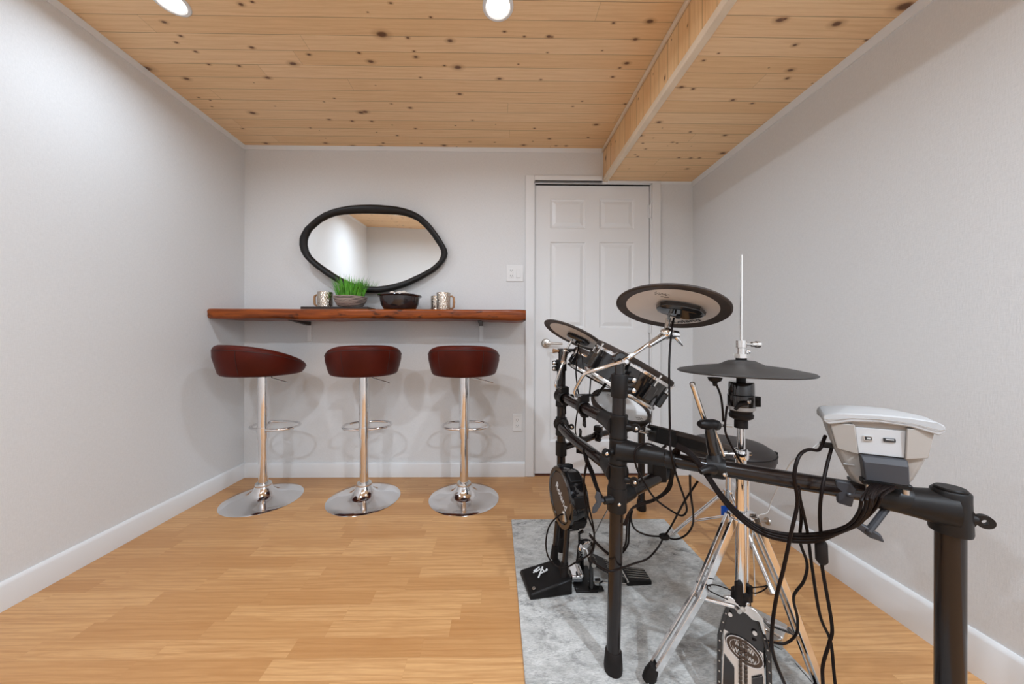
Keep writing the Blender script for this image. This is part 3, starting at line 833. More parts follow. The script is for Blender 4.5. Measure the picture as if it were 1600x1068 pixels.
jAr, eAr = joint(onA, 0.602, 0.673, dirAD, 0.120, zc=0.640, lug=(-1, -0.5, 0))
jAl, eAl = joint(onA, 0.520, 0.600, dirAB+V((0.02, 0, 0)), 0.10, zc=0.573, lug=(0.8, -0.6, 0))
jBu, eBu = joint(onB, 0.655, 0.745, -dirAB+V((-0.0, 0, 0)), 0.05, zc=0.704, lug=(1, -0.4, 0))
jBl, eBl = joint(onB, 0.525, 0.605, (-0.2, -1, 0), 0.05, zc=0.575, lug=(1, -0.2, 0))
m = MB()
obj('upper_rail', MB().tube([eAu-dirAB*0.03, eAu.lerp(eBu, 0.33)+V((-0.004, 0, 0)), eAu.lerp(eBu, 0.66)+V((-0.006, 0, 0)), eBu+dirAB*0.02], RT, 24, smooth=6), 'rack', rack)
lowp = [eAl-dirAB*0.03, P(942, 724, 1.02), P(921, 712, 1.115), P(901, 697, 1.22), P(886, 680, 1.33), eBl+V((0, 0.02, 0))]
for q in lowp[1:-1]: q.z = 0.573
obj('lower_rail', MB().tube(lowp, RT, 24, smooth=6), 'rack', rack)
# near post head: sleeve, cap and arm socket
def onD(z): return V((D0.x, D0.y, z))
m = MB()
m.lathe([(0.0197, DZ-0.045), (0.0265, DZ-0.045), (0.0275, DZ-0.04), (0.0255, DZ+0.02), (0.0255, DZ+0.034), (0.0235, DZ+0.037), (0, DZ+0.037)], (D0.x, D0.y, 0), seg=32)
m.tube([onD(DZ), onD(DZ)-dirAD*0.045, onD(DZ)-dirAD*0.075, onD(DZ)-dirAD*0.098], [0.036, 0.029, 0.025, 0.0242], 28)
jD = obj('rail_joint', m, 'joint', rack, angle=50)
obj('cap', MB().lathe([(0, DZ+0.037), (0.021, DZ+0.037), (0.021, DZ+0.040), (0.019, DZ+0.042), (0, DZ+0.042)], (D0.x, D0.y, 0), seg=32), 'black', jD)
lg = V((0.80, -0.60, 0))
m = MB(); eye_lug(m, onD(DZ-0.012)+lg*0.020, lg, 0.019); m.prism([(0.018, 0.030), (0.030, 0.008), (0.030, -0.008), (0.018, -0.030)], onD(DZ-0.012)-lg.cross(V((0, 0, 1)))*0.004, lg, (0, 0, 1), 0.008); obj('bolt_ear', m, 'joint', jD)
rail_a, rail_b = eAr-dirAD*0.05, onD(DZ)-dirAD*0.085
rail_b.z = rail_a.z = DZ+0.004
obj('right_rail', MB().tube([rail_a, rail_b], RT, 28), 'rack', rack)
for t_ in (0.0, 1.0):
    c = eAr.lerp(rail_b, t_); 
    d = dirAD if t_ == 0 else -dirAD
    c = V((c.x, c.y, DZ+0.004))
    obj('rail_sleeve', MB().lathe([(0.0192, 0), (0.0225, 0), (0.0225, 0.022), (0.0192, 0.022)], c+d*0.003, d, 28, closed=True), 'joint', rack)
def rail_pt(t, up=0.0): return rail_a.lerp(rail_b, t)+V((0, 0, up))
def rail_at_u(u):             # the point of the right rail that lies on the picture column u
    lo, hi = -0.2, 1.2
    for _ in range(40):
        mid = (lo+hi)/2; q = CAM_R.transposed() @ (rail_pt(mid)-V((0, 0, EYE)))
        if PPX+F_PX*q.x/-q.z < u: lo = mid
        else: hi = mid
    return rail_pt(lo)
# low rail from the left post to the far post
cz = 0.465
m = MB().tube([onB(cz), P(905, 690, 1.50), P(945, 676, 1.62), V((C0.x, C0.y, cz))], 0.0145, 20, smooth=5)
obj('rear_rail', m, 'rack', rack)
for pf in (onB, lambda z: V((C0.x, C0.y, z))):
    obj('rail_joint', MB().lathe([(0.0192, 0), (0.0245, 0), (0.0245, 0.06), (0.0192, 0.06)], pf(cz-0.03), (0, 0, 1), 24, closed=True), 'joint', rack)
# rod clamps on the rails
def clamp(c, axis, up, r_in=RT, knob=None, name='rod_clamp', wing_len=0.032):
    c, axis = V(c), V(axis).normalized(); up = (V(up)-axis*V(up).dot(axis)).normalized(); sd = axis.cross(up)
    R = Matrix((axis, sd, up)).transposed()
    m = MB()
    m.lathe([(r_in+0.0004, -0.016), (r_in+0.006, -0.016), (r_in+0.007, -0.010), (r_in+0.007, 0.010), (r_in+0.006, 0.016), (r_in+0.0004, 0.016)], c, axis, 24, closed=True)
    m.box(c+up*(r_in+0.017), (0.034, 0.036, 0.026), R)
    m.box(c-up*(r_in+0.009)+sd*0.004, (0.026, 0.026, 0.012), R)
    o = obj(name, m, 'joint', rack, bevel=0.003)
    k = knob or (c-up*(r_in+0.012)+sd*0.004, -up)
    kc, kd = V(k[0]), V(k[1]).normalized()
    x, y, _ = basis(kd)
    w_ = MB().tube([kc, kc+kd*0.020], 0.006, 12)
    w_.prism([(-wing_len*0.42, 0.014), (-wing_len*0.55, 0.036), (-wing_len*0.2, 0.040), (0, 0.026), (wing_len*0.2, 0.040), (wing_len*0.55, 0.036), (wing_len*0.42, 0.014)], kc-y*0.003, x, kd, -0.006)
    obj('wing_screw', w_, 'black', o, bevel=0.0015)
    bolt(o, c+up*(r_in+0.022)-sd*0.0185*(1 if sd.y > 0 else -1), -sd*(1 if sd.y > 0 else -1), 0.0055)
    return o
upR = lambda t: eAu.lerp(eBu, t)+V((-0.006, 0, 0))
clamp(upR(0.40), dirAB, (0, 0, 1))
clamp(upR(0.97), dirAB, (0, 0, 1))
# mount arm under the low rail with a wing screw (left of the centre post)
clamp(P(934, 679, 1.585), V((0.3, 0.4, 0)), (0.1, 0, 1), 0.0146, knob=(P(932, 676, 1.56), (0.15, -0.8, -0.45)))
clamp(P(908, 692, 1.50), V((0.3, 0.4, 0)), (0, 0, -1), 0.0146)
# post clamp with a wing nut, low on the centre post, and its short pad arm to the right
zc_ = 0.500; pc = onA(zc_)
m = MB().lathe([(0.0194, -0.034), (0.026, -0.034), (0.027, -0.028), (0.027, 0.028), (0.026, 0.034), (0.0194, 0.034)], pc, (A1-A0), 28, closed=True)
armd = V((0.86, 0.50, 0.10)).normalized()
m.tube([pc+armd*0.012, pc+armd*0.060], [0.024, 0.0215], 24)
m.tube([pc+V((-0.020, -0.016, 0.005)), pc+V((-0.045, -0.022, 0.005))], 0.011, 16)
o = obj('post_clamp', m, 'joint', rack, angle=50)
kc = pc+V((-0.045, -0.022, 0.005)); kd = V((-1, -0.2, 0.05)).normalized()
w_ = MB().tube([kc, kc+kd*0.022], 0.005, 12)
w_.prism([(-0.006, 0.012), (-0.026, 0.022), (-0.030, 0.032), (-0.014, 0.034), (0, 0.026), (0.014, 0.034), (0.030, 0.032), (0.026, 0.022), (0.006, 0.012)], kc+V((0, -0.004, 0)), V((0.25, 0.1, 1)), kd, 0.008)
obj('wing_screw', w_, 'slate', o, bevel=0.002)
bolt(o, pc+V((-0.004, -0.0265, -0.004)), (0, -1, 0), 0.0045)
arm_end = pc+armd*0.20
obj('pad_arm', MB().tube([pc+armd*0.05, arm_end], 0.0185, 20), 'rack', rack)
obj('arm_block', MB().box(arm_end+V((-0.006, 0.0, 0.026)), (0.044, 0.044, 0.075)).tube([arm_end+V((0.0, 0, 0.0)), arm_end+V((0.055, 0.03, 0.002))], [0.020, 0.016], 16), 'black', rack, bevel=0.004)
SN_TOP = V((arm_end.x+0.006, arm_end.y+0.0, 0.575))
# rod clamp on the right rail that carries a tall rod holder
rc = rail_at_u(1118)
m = MB()
m.lathe([(RT+0.0004, -0.02), (RT+0.006, -0.02), (RT+0.0075, -0.014), (RT+0.0075, 0.014), (RT+0.006, 0.02), (RT+0.0004, 0.02)], rc, dirAD, 24, closed=True)
m.tube([rc+V((0, 0, 0.016)), rc+V((0, 0.002, 0.034))], [0.020, 0.014], 16)
m.tube([rc+V((-0.02, -0.02, 0.002)), rc+V((-0.042, -0.034, 0.010)), rc+V((-0.062, -0.036, 0.004))], [0.012, 0.010, 0.007], 12)
o = obj('rod_clamp', m, 'joint', rack, angle=50)
bolt(o, rc+V((0.004, -0.0268, -0.006)), (0, -1, 0.1), 0.006)
stem_t = P(1108, 663, rc.y+0.005)
obj('clamp_stem', MB().tube([rc+V((0, 0.002, 0.026)), rc.lerp(stem_t, 0.55), stem_t], [0.0145, 0.0135, 0.0110], 18), 'gloss', o)
obj('clamp_strap', MB().tube([rc+V((0.018, -0.004, 0.03)), rc.lerp(stem_t, 0.55)+V((0.0165, -0.004, 0.004)), stem_t+V((0.010, -0.004, -0.01))], 0.0035, 8), 'chrome_s', o)
hd = V((0.95, 0.25, -0.12)).normalized()
m = MB().lathe([(0.0, -0.032), (0.007, -0.032), (0.0115, -0.024), (0.0135, -0.004), (0.0135, 0.006), (0.0145, 0.008), (0.0145, 0.016), (0.0135, 0.018), (0.0125, 0.026), (0, 0.026)], stem_t, hd, 22)
obj('clamp_head', m, 'black', o, angle=50)
obj('clamp_screw', MB().tube([stem_t+hd*0.034, stem_t+hd*0.075], 0.0035, 10), 'chrome_s', o)

# the bent rods
def rod_thing(name, label, cat, pts, r=0.0052, mat='chrome', smooth=0, group=None):
    o = obj(name, MB().tube(pts, r, 14, smooth=smooth), mat, angle=60)
    return tag(o, label, cat, group)
rd0, rd1 = P(1083, 603, rc.y+0.028), P(1116, 702, rc.y+0.030)
rt = thing('mounting_rod', 'straight chrome rod leaning upright through the black clamp on the right rail', 'mounting rod', rd1)
obj('tube', MB().tube([rd0, rd1], 0.0062, 18), 'chrome_s', rt)
obj('rod_tip', MB().lathe([(0, 0), (0.0066, 0), (0.0066, 0.008), (0.005, 0.0105), (0, 0.0105)], rd0, rd0-rd1, 18), 'nickel', rt)

# ------------------------------------------------------------------ cymbal pads
def cymbal_pad(name, label, c, nrm, R, r_in, sens_len, group, text=True):
    c = V(c); n = V(nrm).normalized(); t = thing(name, label, 'cymbal pad', c, group)
    k = R/0.155
    top = MB().lathe([(r_in, 0.004*k), (R-0.004, -0.001), (R, 0.002), (R, 0.006), (R-0.004, 0.009), (0.055*k, 0.017*k), (0.045*k, 0.024*k), (0.02*k, 0.030*k), (0, 0.030*k)], c, n, 72)
    obj('rubber_top', top, 'rubber_rim', t, angle=40)
    obj('underside', MB().lathe([(0, 0.0055*k), (r_in*0.5, 0.0052*k), (r_in+0.001, 0.0036*k), (r_in+0.001, 0.006*k), (0, 0.009*k)], c, n, 72), 'cream', t, angle=40)
    # image axes on the underside, seen from below
    m_ = -n
    cr = CAM_R @ V((1, 0, 0)); r = (cr - m_*cr.dot(m_)).normalized(); u = m_.cross(r)
    # sensor box: a long rounded hexagon
    s0 = c + r*(0.020*k) + u*(0.024*k)
    L, W = sens_len, sens_len*0.56
    out = [(-L*0.50, -W*0.20), (-L*0.42, -W*0.42), (-L*0.05, -W*0.55), (L*0.30, -W*0.50), (L*0.50, -W*0.16), (L*0.50, W*0.18), (L*0.26, W*0.52), (-L*0.05, W*0.52), (-L*0.42, W*0.34), (-L*0.5, W*0.16)]
    m = MB()
    l0 = [s0+r*x+u*y - n*0.000 for x, y in out]; l1 = [s0+r*x*0.97+u*y*0.97-n*0.012*k for x, y in out]; l2 = [s0+r*x*0.80+u*y*0.78-n*0.019*k for x, y in out]
    m.loft([l0, l1, l2])
    sb = obj('sensor_box', m, 'gloss', t, bevel=0.0015)
    obj('jack_socket', MB().tube([s0+r*L*0.02-n*0.010*k-u*W*0.2, s0+r*L*0.02-n*0.026*k-u*W*0.25], 0.006*k, 12), 'black', sb)
    return t, n, r, u, k
CC = P(1047, 483, 0.985); CN = V((0.25, 0.235, 0.94)).normalized()
cr_, n, r, u, k = cymbal_pad('cymbal_pad', 'large cymbal pad tilted over the rack, cream underside with dark rim, highest in the kit', CC, CN, 0.157, 0.126, 0.135, 'cymbal pads')
tc_ = CC + r*0.082 - u*0.066 + n*0.0030
ang = math.radians(55)
obj('brand_lettering', letters('Roland', 0.033, tc_, r*math.cos(ang)+u*math.sin(ang), -r*math.sin(ang)+u*math.cos(ang), 0.0008), 'ink', cr_)
m = MB(); rnd = random.Random(2)
s0 = CC - r*0.062 + u*0.070 + n*0.0042
pts = [s0 + r*(i*0.0016-0.02)+u*(0.010*math.sin(i*1.15)*(1-i/40)+0.0012*i*0.3+rnd.uniform(-0.003, 0.003)) for i in range(26)]
m.tube(pts, 0.0006, 5, smooth=3)
m.tube([s0+r*0.004-u*0.010, s0+r*0.012-u*0.008, s0+r*0.017-u*0.011, s0+r*0.026-u*0.006], 0.0006, 5, smooth=3)
obj('signature', m, 'ink', cr_)
C2 = P(896, 526, 1.45); N2 = V((0.46, 0.13, 0.88)).normalized()
c2_, n2, r2, u2, k2 = cymbal_pad('cymbal_pad', 'smaller cymbal pad tilted steeply above the left rack post in front of the door', C2, N2, 0.146, 0.116, 0.105, 'cymbal pads')
# chrome tilter and boom of the large cymbal pad
hub = P(1041, 522, 0.965)
bm_ = thing('cymbal_boom', 'chrome boom rising from the centre post to the large tilted cymbal pad', 'cymbal arm', onA(0.90))
pivot = onA(0.897)+V((0.004, -0.022, 0))
pcl = upR(0.40)+V((-0.004, -0.004, 0.042))
bent = P(914, 583, 1.00)
el1 = P(898, 612, 1.09)
obj('boom_rod', MB().tube([hub+V((-0.02, 0, -0.006)), pivot, bent+V((0.012, 0, 0.004)), bent, bent+V((-0.006, 0.008, -0.012)), el1+V((0.003, -0.006, 0.014)), el1, el1+V((0.006, 0.006, -0.014)), pcl], 0.0058, 16), 'chrome', bm_, angle=60)
d_ = (hub-pivot).normalized()
obj('boom_sleeve', MB().tube([hub-d_*0.075, hub-d_*0.02, hub+d_*0.006], [0.0082, 0.0105, 0.014], 18), 'chrome', bm_)
m = MB().sphere(hub+V((0.002, 0, 0.002)), 0.0215, 18, (1.0, 0.9, 0.85)).tube([hub, hub+V((0.034, 0.0, -0.002))], [0.016, 0.0125], 18)
obj('tilter', m, 'chrome', bm_)
m = MB().tube([hub+V((0.026, -0.004, -0.008)), hub+V((0.038, -0.006, -0.024)), hub+V((0.046, -0.006, -0.034))], [0.0075, 0.006, 0.0025], 12)
obj('tilter_wing', m, 'chrome', bm_)
obj('cymbal_post', MB().tube([hub+V((0, 0, 0.012)), hub+V((0, 0, 0.012))+(CC-hub-V((0, 0, 0.012)))*0.55], [0.0075, 0.007], 16).tube([hub+V((0, 0, 0.012)), CC+CN*0.004], 0.004, 12), 'chrome_s', bm_)
m = MB().lathe([(0, -0.012), (0.016, -0.012), (0.020, -0.008), (0.020, 0.008), (0.016, 0.012), (0, 0.012)], onA(0.897)+V((0, 0.004, 0.004)), (0, -1, 0.1), 24)
m.tube([onA(0.850), onA(0.890)], 0.0135, 20)
obj('boom_clamp', m, 'gloss', bm_)
obj('clamp_bolt', MB().lathe([(0, 0), (0.011, 0), (0.011, 0.006), (0.006, 0.012), (0, 0.012)], pivot+V((0, -0.004, 0)), (0, -1, 0), 6), 'chrome', bm_)
# chrome arm of the smaller cymbal pad
h2 = P(884, 549, 1.45)
b2 = thing('cymbal_boom', 'short bent chrome arm carrying the smaller cymbal pad on the left post', 'cymbal arm', onB(0.86))
e2 = P(880, 566, 1.40); k2_ = P(868, 601, 1.37); p2 = upR(0.97)+V((-0.002, 0, 0.042))
obj('arm_rod', MB().tube([h2, e2, e2+V((-0.004, 0, -0.010)), k2_+V((0.002, 0, 0.012)), k2_, k2_+V((0.006, 0.004, -0.012)), p2], 0.0058, 14), 'chrome', b2, angle=60)
obj('tilter', MB().sphere(h2, 0.016, 16).tube([e2, h2], [0.011, 0.012], 14), 'chrome', b2)
obj('cymbal_post', MB().tube([h2, C2+N2*0.004], 0.005, 12), 'chrome_s', b2)
obj('wing_nut', MB().tube([onB(0.905)+V((-0.014, -0.01, 0)), onB(0.905)+V((-0.040, -0.012, 0))], [0.005, 0.010], 12), 'handle_wood', b2)
m = MB().tube([onB(0.855), onB(0.912)], 0.013, 18).tube([onB(0.905)+V((-0.016, 0, 0)), onB(0.905)+V((0.05, -0.01, 0.004)), h2+V((-0.004, 0, -0.006))], [0.010, 0.009, 0.007], 14)
obj('arm_clamp', m, 'gloss', b2)

# ------------------------------------------------------------------ drum pads
def tom(name, label, c, nrm, R, Hh, lugs, group, spin=0.0):
    c = V(c); n = V(nrm).normalized(); x, y, _ = basis(n); t = thing(name, label, 'drum pad', c, group)
    obj('shell', MB().lathe([(0, -Hh), (R*0.86, -Hh), (R*0.92, -Hh+0.004), (R*0.95, -Hh*0.55), (R*0.965, -0.012), (0, -0.012)], c, n, 64), 'gloss', t)
    obj('mesh_head', MB().lathe([(0, 0.002), (R*0.94, 0.0015), (R*0.94, -0.008), (0, -0.008)], c, n, 64), 'mesh_head', t)
    obj('chrome_hoop', MB().lathe([(R*0.955, -0.012), (R*1.01, -0.012), (R*1.015, -0.004), (R*1.0, -0.001), (R*0.955, -0.001)], c, n, 72, closed=True), 'chrome', t)
    obj('rubber_hoop', MB().lathe([(R*0.945, -0.001), (R*1.0, -0.001), (R*1.02, 0.004), (R*1.015, 0.014), (R*0.985, 0.017), (R*0.95, 0.012)], c, n, 72, closed=True), 'rubber_rim', t)
    obj('lower_rim', MB().lathe([(R*0.87, -Hh-0.004), (R*0.955, -Hh-0.004), (R*0.965, -Hh+0.002), (R*0.955, -Hh+0.007), (R*0.90, -Hh+0.007)], c, n, 64, closed=True), 'chrome_s', t)
    for i in range(lugs):
        a = 2*PI*i/lugs+spin; d = x*math.cos(a)+y*math.sin(a); tg = n.cross(d)
        Rm = Matrix((d, tg, n)).transposed()
        lg_ = obj('lug', MB().box(c+d*(R*0.985)-n*(Hh*0.58), (0.020, 0.030, Hh*0.55), Rm), 'gloss', t, bevel=0.004)
        obj('tension_rod', MB().tube([c+d*(R*1.015)+n*0.004, c+d*(R*1.015)-n*Hh*0.5], 0.0032, 8).tube([c+d*(R*1.015)+n*0.002, c+d*(R*1.015)+n*0.010], 0.0055, 6), 'chrome_s', lg_)
    return t, x, y, n
TC = P(988, 569, 1.17)
tomA, x, y, n = tom('tom_pad', 'deep black drum pad with chrome hoop tilted behind the centre post', TC, (0.50, -0.10, 0.86), 0.144, 0.098, 8, 'drum pads', 0.45)
TB = P(932, 566, 1.455)
tomB, x, y, n = tom('tom_pad', 'black drum pad partly hidden behind the deeper pad, just below the small cymbal', TB, (0.50, 0.0, 0.86), 0.114, 0.070, 5, 'drum pads', 0.3)
TCc = P(969, 635, 1.33)
n3 = V((0.20, -0.36, 0.91)).normalized()
t3 = thing('tom_pad', 'shallow drum pad with white mesh head seen below the deep black pad', 'drum pad', TCc, 'drum pads')
R3 = 0.120
obj('shell', MB().lathe([(0, -0.045), (R3*0.6, -0.045), (R3*0.93, -0.02), (R3*0.97, -0.006), (0, -0.006)], TCc, n3, 56), 'black', t3)
obj('mesh_head', MB().lathe([(0, 0.004), (R3*0.90, 0.003), (R3*0.90, -0.006), (0, -0.006)], TCc, n3, 56), 'mesh_head', t3)
obj('rubber_hoop', MB().lathe([(R3*0.90, -0.006), (R3*1.0, -0.006), (R3*1.02, 0.002), (R3*1.0, 0.011), (R3*0.945, 0.013), (R3*0.90, 0.006)], TCc, n3, 64, closed=True), 'rubber_rim', t3)
cr = CAM_R @ V((1, 0, 0)); r3 = (cr-n3*cr.dot(n3)).normalized(); u3 = n3.cross(r3)
m = MB(); rnd = random.Random(4)
for (ox, oy, L, am) in ((0.035, -0.070, 0.030, 0.006), (0.035, -0.083, 0.040, 0.002), (-0.030, 0.078, 0.036, 0.003)):
    m.tube([TCc+n3*0.0045+r3*(ox+L*i/12)+u3*(oy+am*math.sin(i*1.9)+rnd.uniform(-0.001, 0.001)) for i in range(13)], 0.0005, 5, smooth=2)
obj('signature', m, 'ink', t3)
obj('mount_bracket', MB().tube([TCc+r3*R3*0.20-u3*R3*1.02-n3*0.02, TCc+r3*R3*0.70-u3*R3*0.92-n3*0.022, TCc+r3*R3*1.02-u3*R3*0.30-n3*0.022], 0.006, 12, smooth=5), 'chrome', t3)
# support rods of the drum pads
pt_ = P(1008, 668, 1.35)
rod_thing('pad_rod', 'short clear silver rod standing between the white mesh pad and the flat snare pad', 'mounting rod', [P(1018, 641, 1.30), P(1016, 676, 1.30)], 0.0055, 'chrome')
q_ = TCc-n3*0.044
pr = thing('pad_rod', 'thin chrome rod under the white mesh pad, reaching down to the low rail', 'mounting rod', P(934, 676, 1.585))
obj('tube', MB().tube([q_, q_-n3*0.03, P(936, 668, 1.575)], 0.005, 12), 'chrome', pr)
q_ = TC-V((0.50, -0.10, 0.86)).normalized()*0.095
pr = thing('pad_rod', 'dark rod from the deep black pad down to the upper rail clamp', 'mounting rod', upR(0.40)+V((0, 0, 0.04)))
obj('tube', MB().tube([q_+V((-0.03, 0.02, 0.02)), q_+V((-0.075, 0.0, -0.03)), upR(0.40)+V((0.004, 0.006, 0.045))], 0.0055, 12), 'rack', pr)
# flat snare pad seen edge-on, behind the right rail
SP = P(1072, 690, 1.20); sn = V((0.26, 0.16, 0.95)).normalized()
snr = thing('snare_pad', 'flat black snare pad seen edge-on behind the right rail beside the seat', 'drum pad', SP)
obj('shell', MB().lathe([(0, -0.026), (0.118, -0.026), (0.132, -0.018), (0.134, 0.010), (0, 0.010)], SP, sn, 56), 'black', snr)
obj('rubber_rim', MB().lathe([(0.112, 0.010), (0.134, 0.010), (0.138, 0.013), (0.137, 0.024), (0.130, 0.028), (0.112, 0.024)], SP, sn, 56, closed=True), 'rubber_rim', snr)
obj('mesh_head', MB().lathe([(0, 0.021), (0.114, 0.020), (0.114, 0.010), (0, 0.010)], SP, sn, 56), 'mesh_head', snr)
cr = CAM_R @ V((1, 0, 0)); rs = (cr-sn*cr.dot(sn)).normalized(); us = sn.cross(rs)
Rm = Matrix((rs, us, sn)).transposed()
bb = obj('sensor_box', MB().box(SP-rs*0.103-us*0.07-sn*0.004, (0.11, 0.06, 0.052), Rm), 'black', snr, bevel=0.003)
obj('lever', MB().tube([SP+rs*0.00-us*0.138-sn*0.012, SP+rs*0.055-us*0.142-sn*0.000], 0.0035, 10), 'chrome_s', snr)
obj('rod_socket', MB().tube([SP-rs*0.160-us*0.06+sn*0.002, SP-rs*0.185-us*0.06+sn*0.003], [0.008, 0.010], 12), 'chrome_s', snr)
rod_thing('pad_rod', 'chrome rod standing on the short post arm, holding up the flat snare pad', 'mounting rod', [arm_end+V((0.004, 0.002, 0.06)), arm_end+V((0.004, 0.01, 0.075)), SP-rs*0.110-us*0.075-sn*0.034], 0.005)

# ------------------------------------------------------------------ hi-hat stand and pad
HX, HY = P(1158, 600, 0.865).x, 0.865
hp_ = lambda z, dx=0.0, dy=0.0: V((HX+dx, HY+dy, z))
zc2 = 0.262
hs = thing('hi_hat_stand', 'chrome hi-hat stand with two splayed legs and black pedal frame', 'hi-hat stand', (HX, HY, 0))
obj('lower_tube', MB().tube([hp_(zc2), hp_(0.648)], 0.0125, 24), 'chrome', hs)
obj('upper_tube', MB().tube([hp_(0.640), hp_(0.735)], 0.0095, 20), 'chrome', hs)
obj('tube_collar', MB().lathe([(0.0127, 0), (0.0165, 0), (0.0175, 0.004), (0.0175, 0.020), (0.0155, 0.024), (0.0127, 0.024)], hp_(0.640), (0, 0, 1), 28, closed=True).tube([hp_(0.652, 0.014), hp_(0.652, 0.026)], 0.005, 10).tube([hp_(0.652, -0.014), hp_(0.652, -0.05), hp_(0.646, -0.058)], 0.004, 10), 'chrome', hs)
cl_ = obj('memory_lock', MB().tube([hp_(0.655, -0.060, 0.0), hp_(0.655, -0.082, 0.0)], 0.007, 12).tube([hp_(0.655, -0.072), hp_(0.632, -0.064), hp_(0.622, -0.072), hp_(0.630, -0.080)], 0.0025, 8), 'chrome', hs)
obj('center_rod', MB().tube([hp_(0.735), P(1158.5, 398, HY)], [0.0036, 0.0030], 12), 'chrome_s', hs)
obj('pull_rod', MB().tube([hp_(0.27, 0.021, 0.004), hp_(0.62, 0.021, 0.004)], 0.0048, 14), 'chrome', hs)
obj('leg_collar', MB().lathe([(0.0127, 0), (0.0175, 0), (0.019, 0.004), (0.019, 0.026), (0.0175, 0.030), (0.0127, 0.030)], hp_(0.472), (0, 0, 1), 28, closed=True).box(hp_(0.486, -0.022), (0.022, 0.016, 0.020)).box(hp_(0.486, 0.024), (0.024, 0.016, 0.020)), 'chrome', hs, bevel=0.001)
# black lower bracket with two tall sockets
m = MB().lathe([(0.0127, 0.0), (0.0215, 0.0), (0.0225, 0.004), (0.021, 0.030), (0.0127, 0.032)], hp_(zc2-0.010), (0, 0, 1), 26, closed=True)
m.tube([hp_(zc2, -0.013, -0.012), hp_(zc2+0.050, -0.013, -0.010)], 0.0095, 14); m.tube([hp_(zc2, 0.019, -0.006), hp_(zc2+0.038, 0.021, -0.004)], 0.0075, 14)
lb = obj('lower_bracket', m, 'rubber', hs, angle=50)
bolt(lb, hp_(zc2+0.006, 0.0, -0.0225), (0, -1, 0), 0.005)
for s_, pts in ((-1, [(1137, 936), (1115, 926), (1106, 920), (1107, 914), (1121, 914), (1146, 923)]), (1, [(1174, 925), (1182, 926), (1194, 921), (1199, 915), (1191, 916), (1172, 918)])):
    obj('spring_wire', MB().tube([P(a, b, HY-0.012) for a, b in pts], 0.0016, 8, smooth=5), 'cable', lb)
# legs
def leg(top, kinkp, foot, brace_at, brace_c):
    top, foot, kinkp = V(top), V(foot), V(kinkp)
    d = (foot-top).normalized(); sd = V((0, 1, 0)) - d*d.y; sd.normalize(); nn = d.cross(sd)
    m = MB()
    w_, h_ = 0.0085, 0.0048
    for off in (-0.0105, 0.0105):
        lo = []
        for p in (top, kinkp, kinkp.lerp(foot, 0.18), foot):
            c_ = p+sd*off
            lo.append([c_+sd*-h_+nn*-w_, c_+sd*h_+nn*-w_, c_+sd*h_+nn*w_, c_+sd*-h_+nn*w_])
        m.loft(lo)
    o = obj('leg', m, 'chrome', hs, bevel=0.0012)
    obj('rubber_foot', MB().tube([foot-d*0.045, foot-d*0.02, foot+V((0, 0, 0.0))], [0.014, 0.018, 0.016], 16), 'rubber', o)
    bp = V(brace_at)
    obj('leg_brace', MB().tube([bp, bp.lerp(V(brace_c), 0.5), V(brace_c)], 0.0062, 12), 'chrome', o)
    for q in (bp, V(brace_c)):
        obj('rivet', MB().tube([q+V((0, -0.016, 0)), q+V((0, 0.012, 0))], 0.0065, 14), 'chrome_s', o)
fl = FL(1012, 1062, ZR+0.014); fr = FL(1292, 1100, 0.014)
leg(hp_(0.486, -0.028, -0.004), P(1092, 928, 0.885), fl, P(1090, 931, 0.885), hp_(zc2-0.012, -0.022, -0.010))
leg(hp_(0.486, 0.030, 0.0), P(1228, 930, 0.872), fr, P(1239, 988, 0.875), P(1200, 973, 0.95))
# pedal: arched black frame leaning towards the camera, chain plate, and a footboard running to the seat
ft = V((HX, HY-0.008, zc2-0.012)); fb = FL(1162, 1136, ZR+0.002)
fd = (fb-ft).normalized(); fx = V((1, -0.62, 0)); fx = (fx-fd*fx.dot(fd)).normalized(); fn = fx.cross(-fd); 
if fn.y > 0: fn = -fn
LL = (fb-ft).length
def fpt(a, b, c=0.0): return ft+fx*a+fd*b+fn*c     # across, down, out
m = MB()
outer = [(-0.030, 0.0), (0.030, 0.0), (0.044, 0.022), (0.052, 0.055), (0.055, 0.10), (0.056, LL)]
arch = lambda b: 0.030+0.026*min(1, (b/0.085))**0.7
bs = [0, 0.012, 0.03, 0.055, 0.085, 0.13, LL]
for s_ in (-1, 1):
    lo = []
    for b in bs:
        o_ = arch(b)*s_; i_ = (arch(b)-0.010)*s_
        lo.append([fpt(o_, b, -0.010), fpt(o_, b, 0.008), fpt(i_, b, 0.008), fpt(i_, b, -0.010)])
    m.loft(lo)
frm = obj('pedal_frame', m, 'gloss', hs, bevel=0.0015, angle=50)
for s_ in (-1, 1):
    for b in [0.03+0.022*i for i in range(9)]:
        if b < LL-0.01: obj('frame_stud', MB().lathe([(0, 0), (0.0022, 0), (0.0016, 0.0012), (0, 0.0012)], fpt((arch(b)-0.005)*s_, b, 0.008), fn, 10), 'nickel', frm)
m = MB().prism([(-0.026, 0.0), (0.026, 0.0), (0.040, 0.030), (0.047, 0.060), (0.042, 0.088), (-0.044, 0.070), (-0.047, 0.055), (-0.038, 0.026)], fpt(0, 0, -0.004), fx, fd, 0.005)
tp = obj('toe_plate', m, 'gloss', hs, bevel=0.0015)
for a, b in ((-0.028, 0.030), (0.024, 0.050)):
    obj('plate_bolt', MB().lathe([(0, 0), (0.006, 0), (0.005, 0.002), (0, 0.002)], fpt(a, b, 0.0022), fn, 18), 'chrome_s', tp)
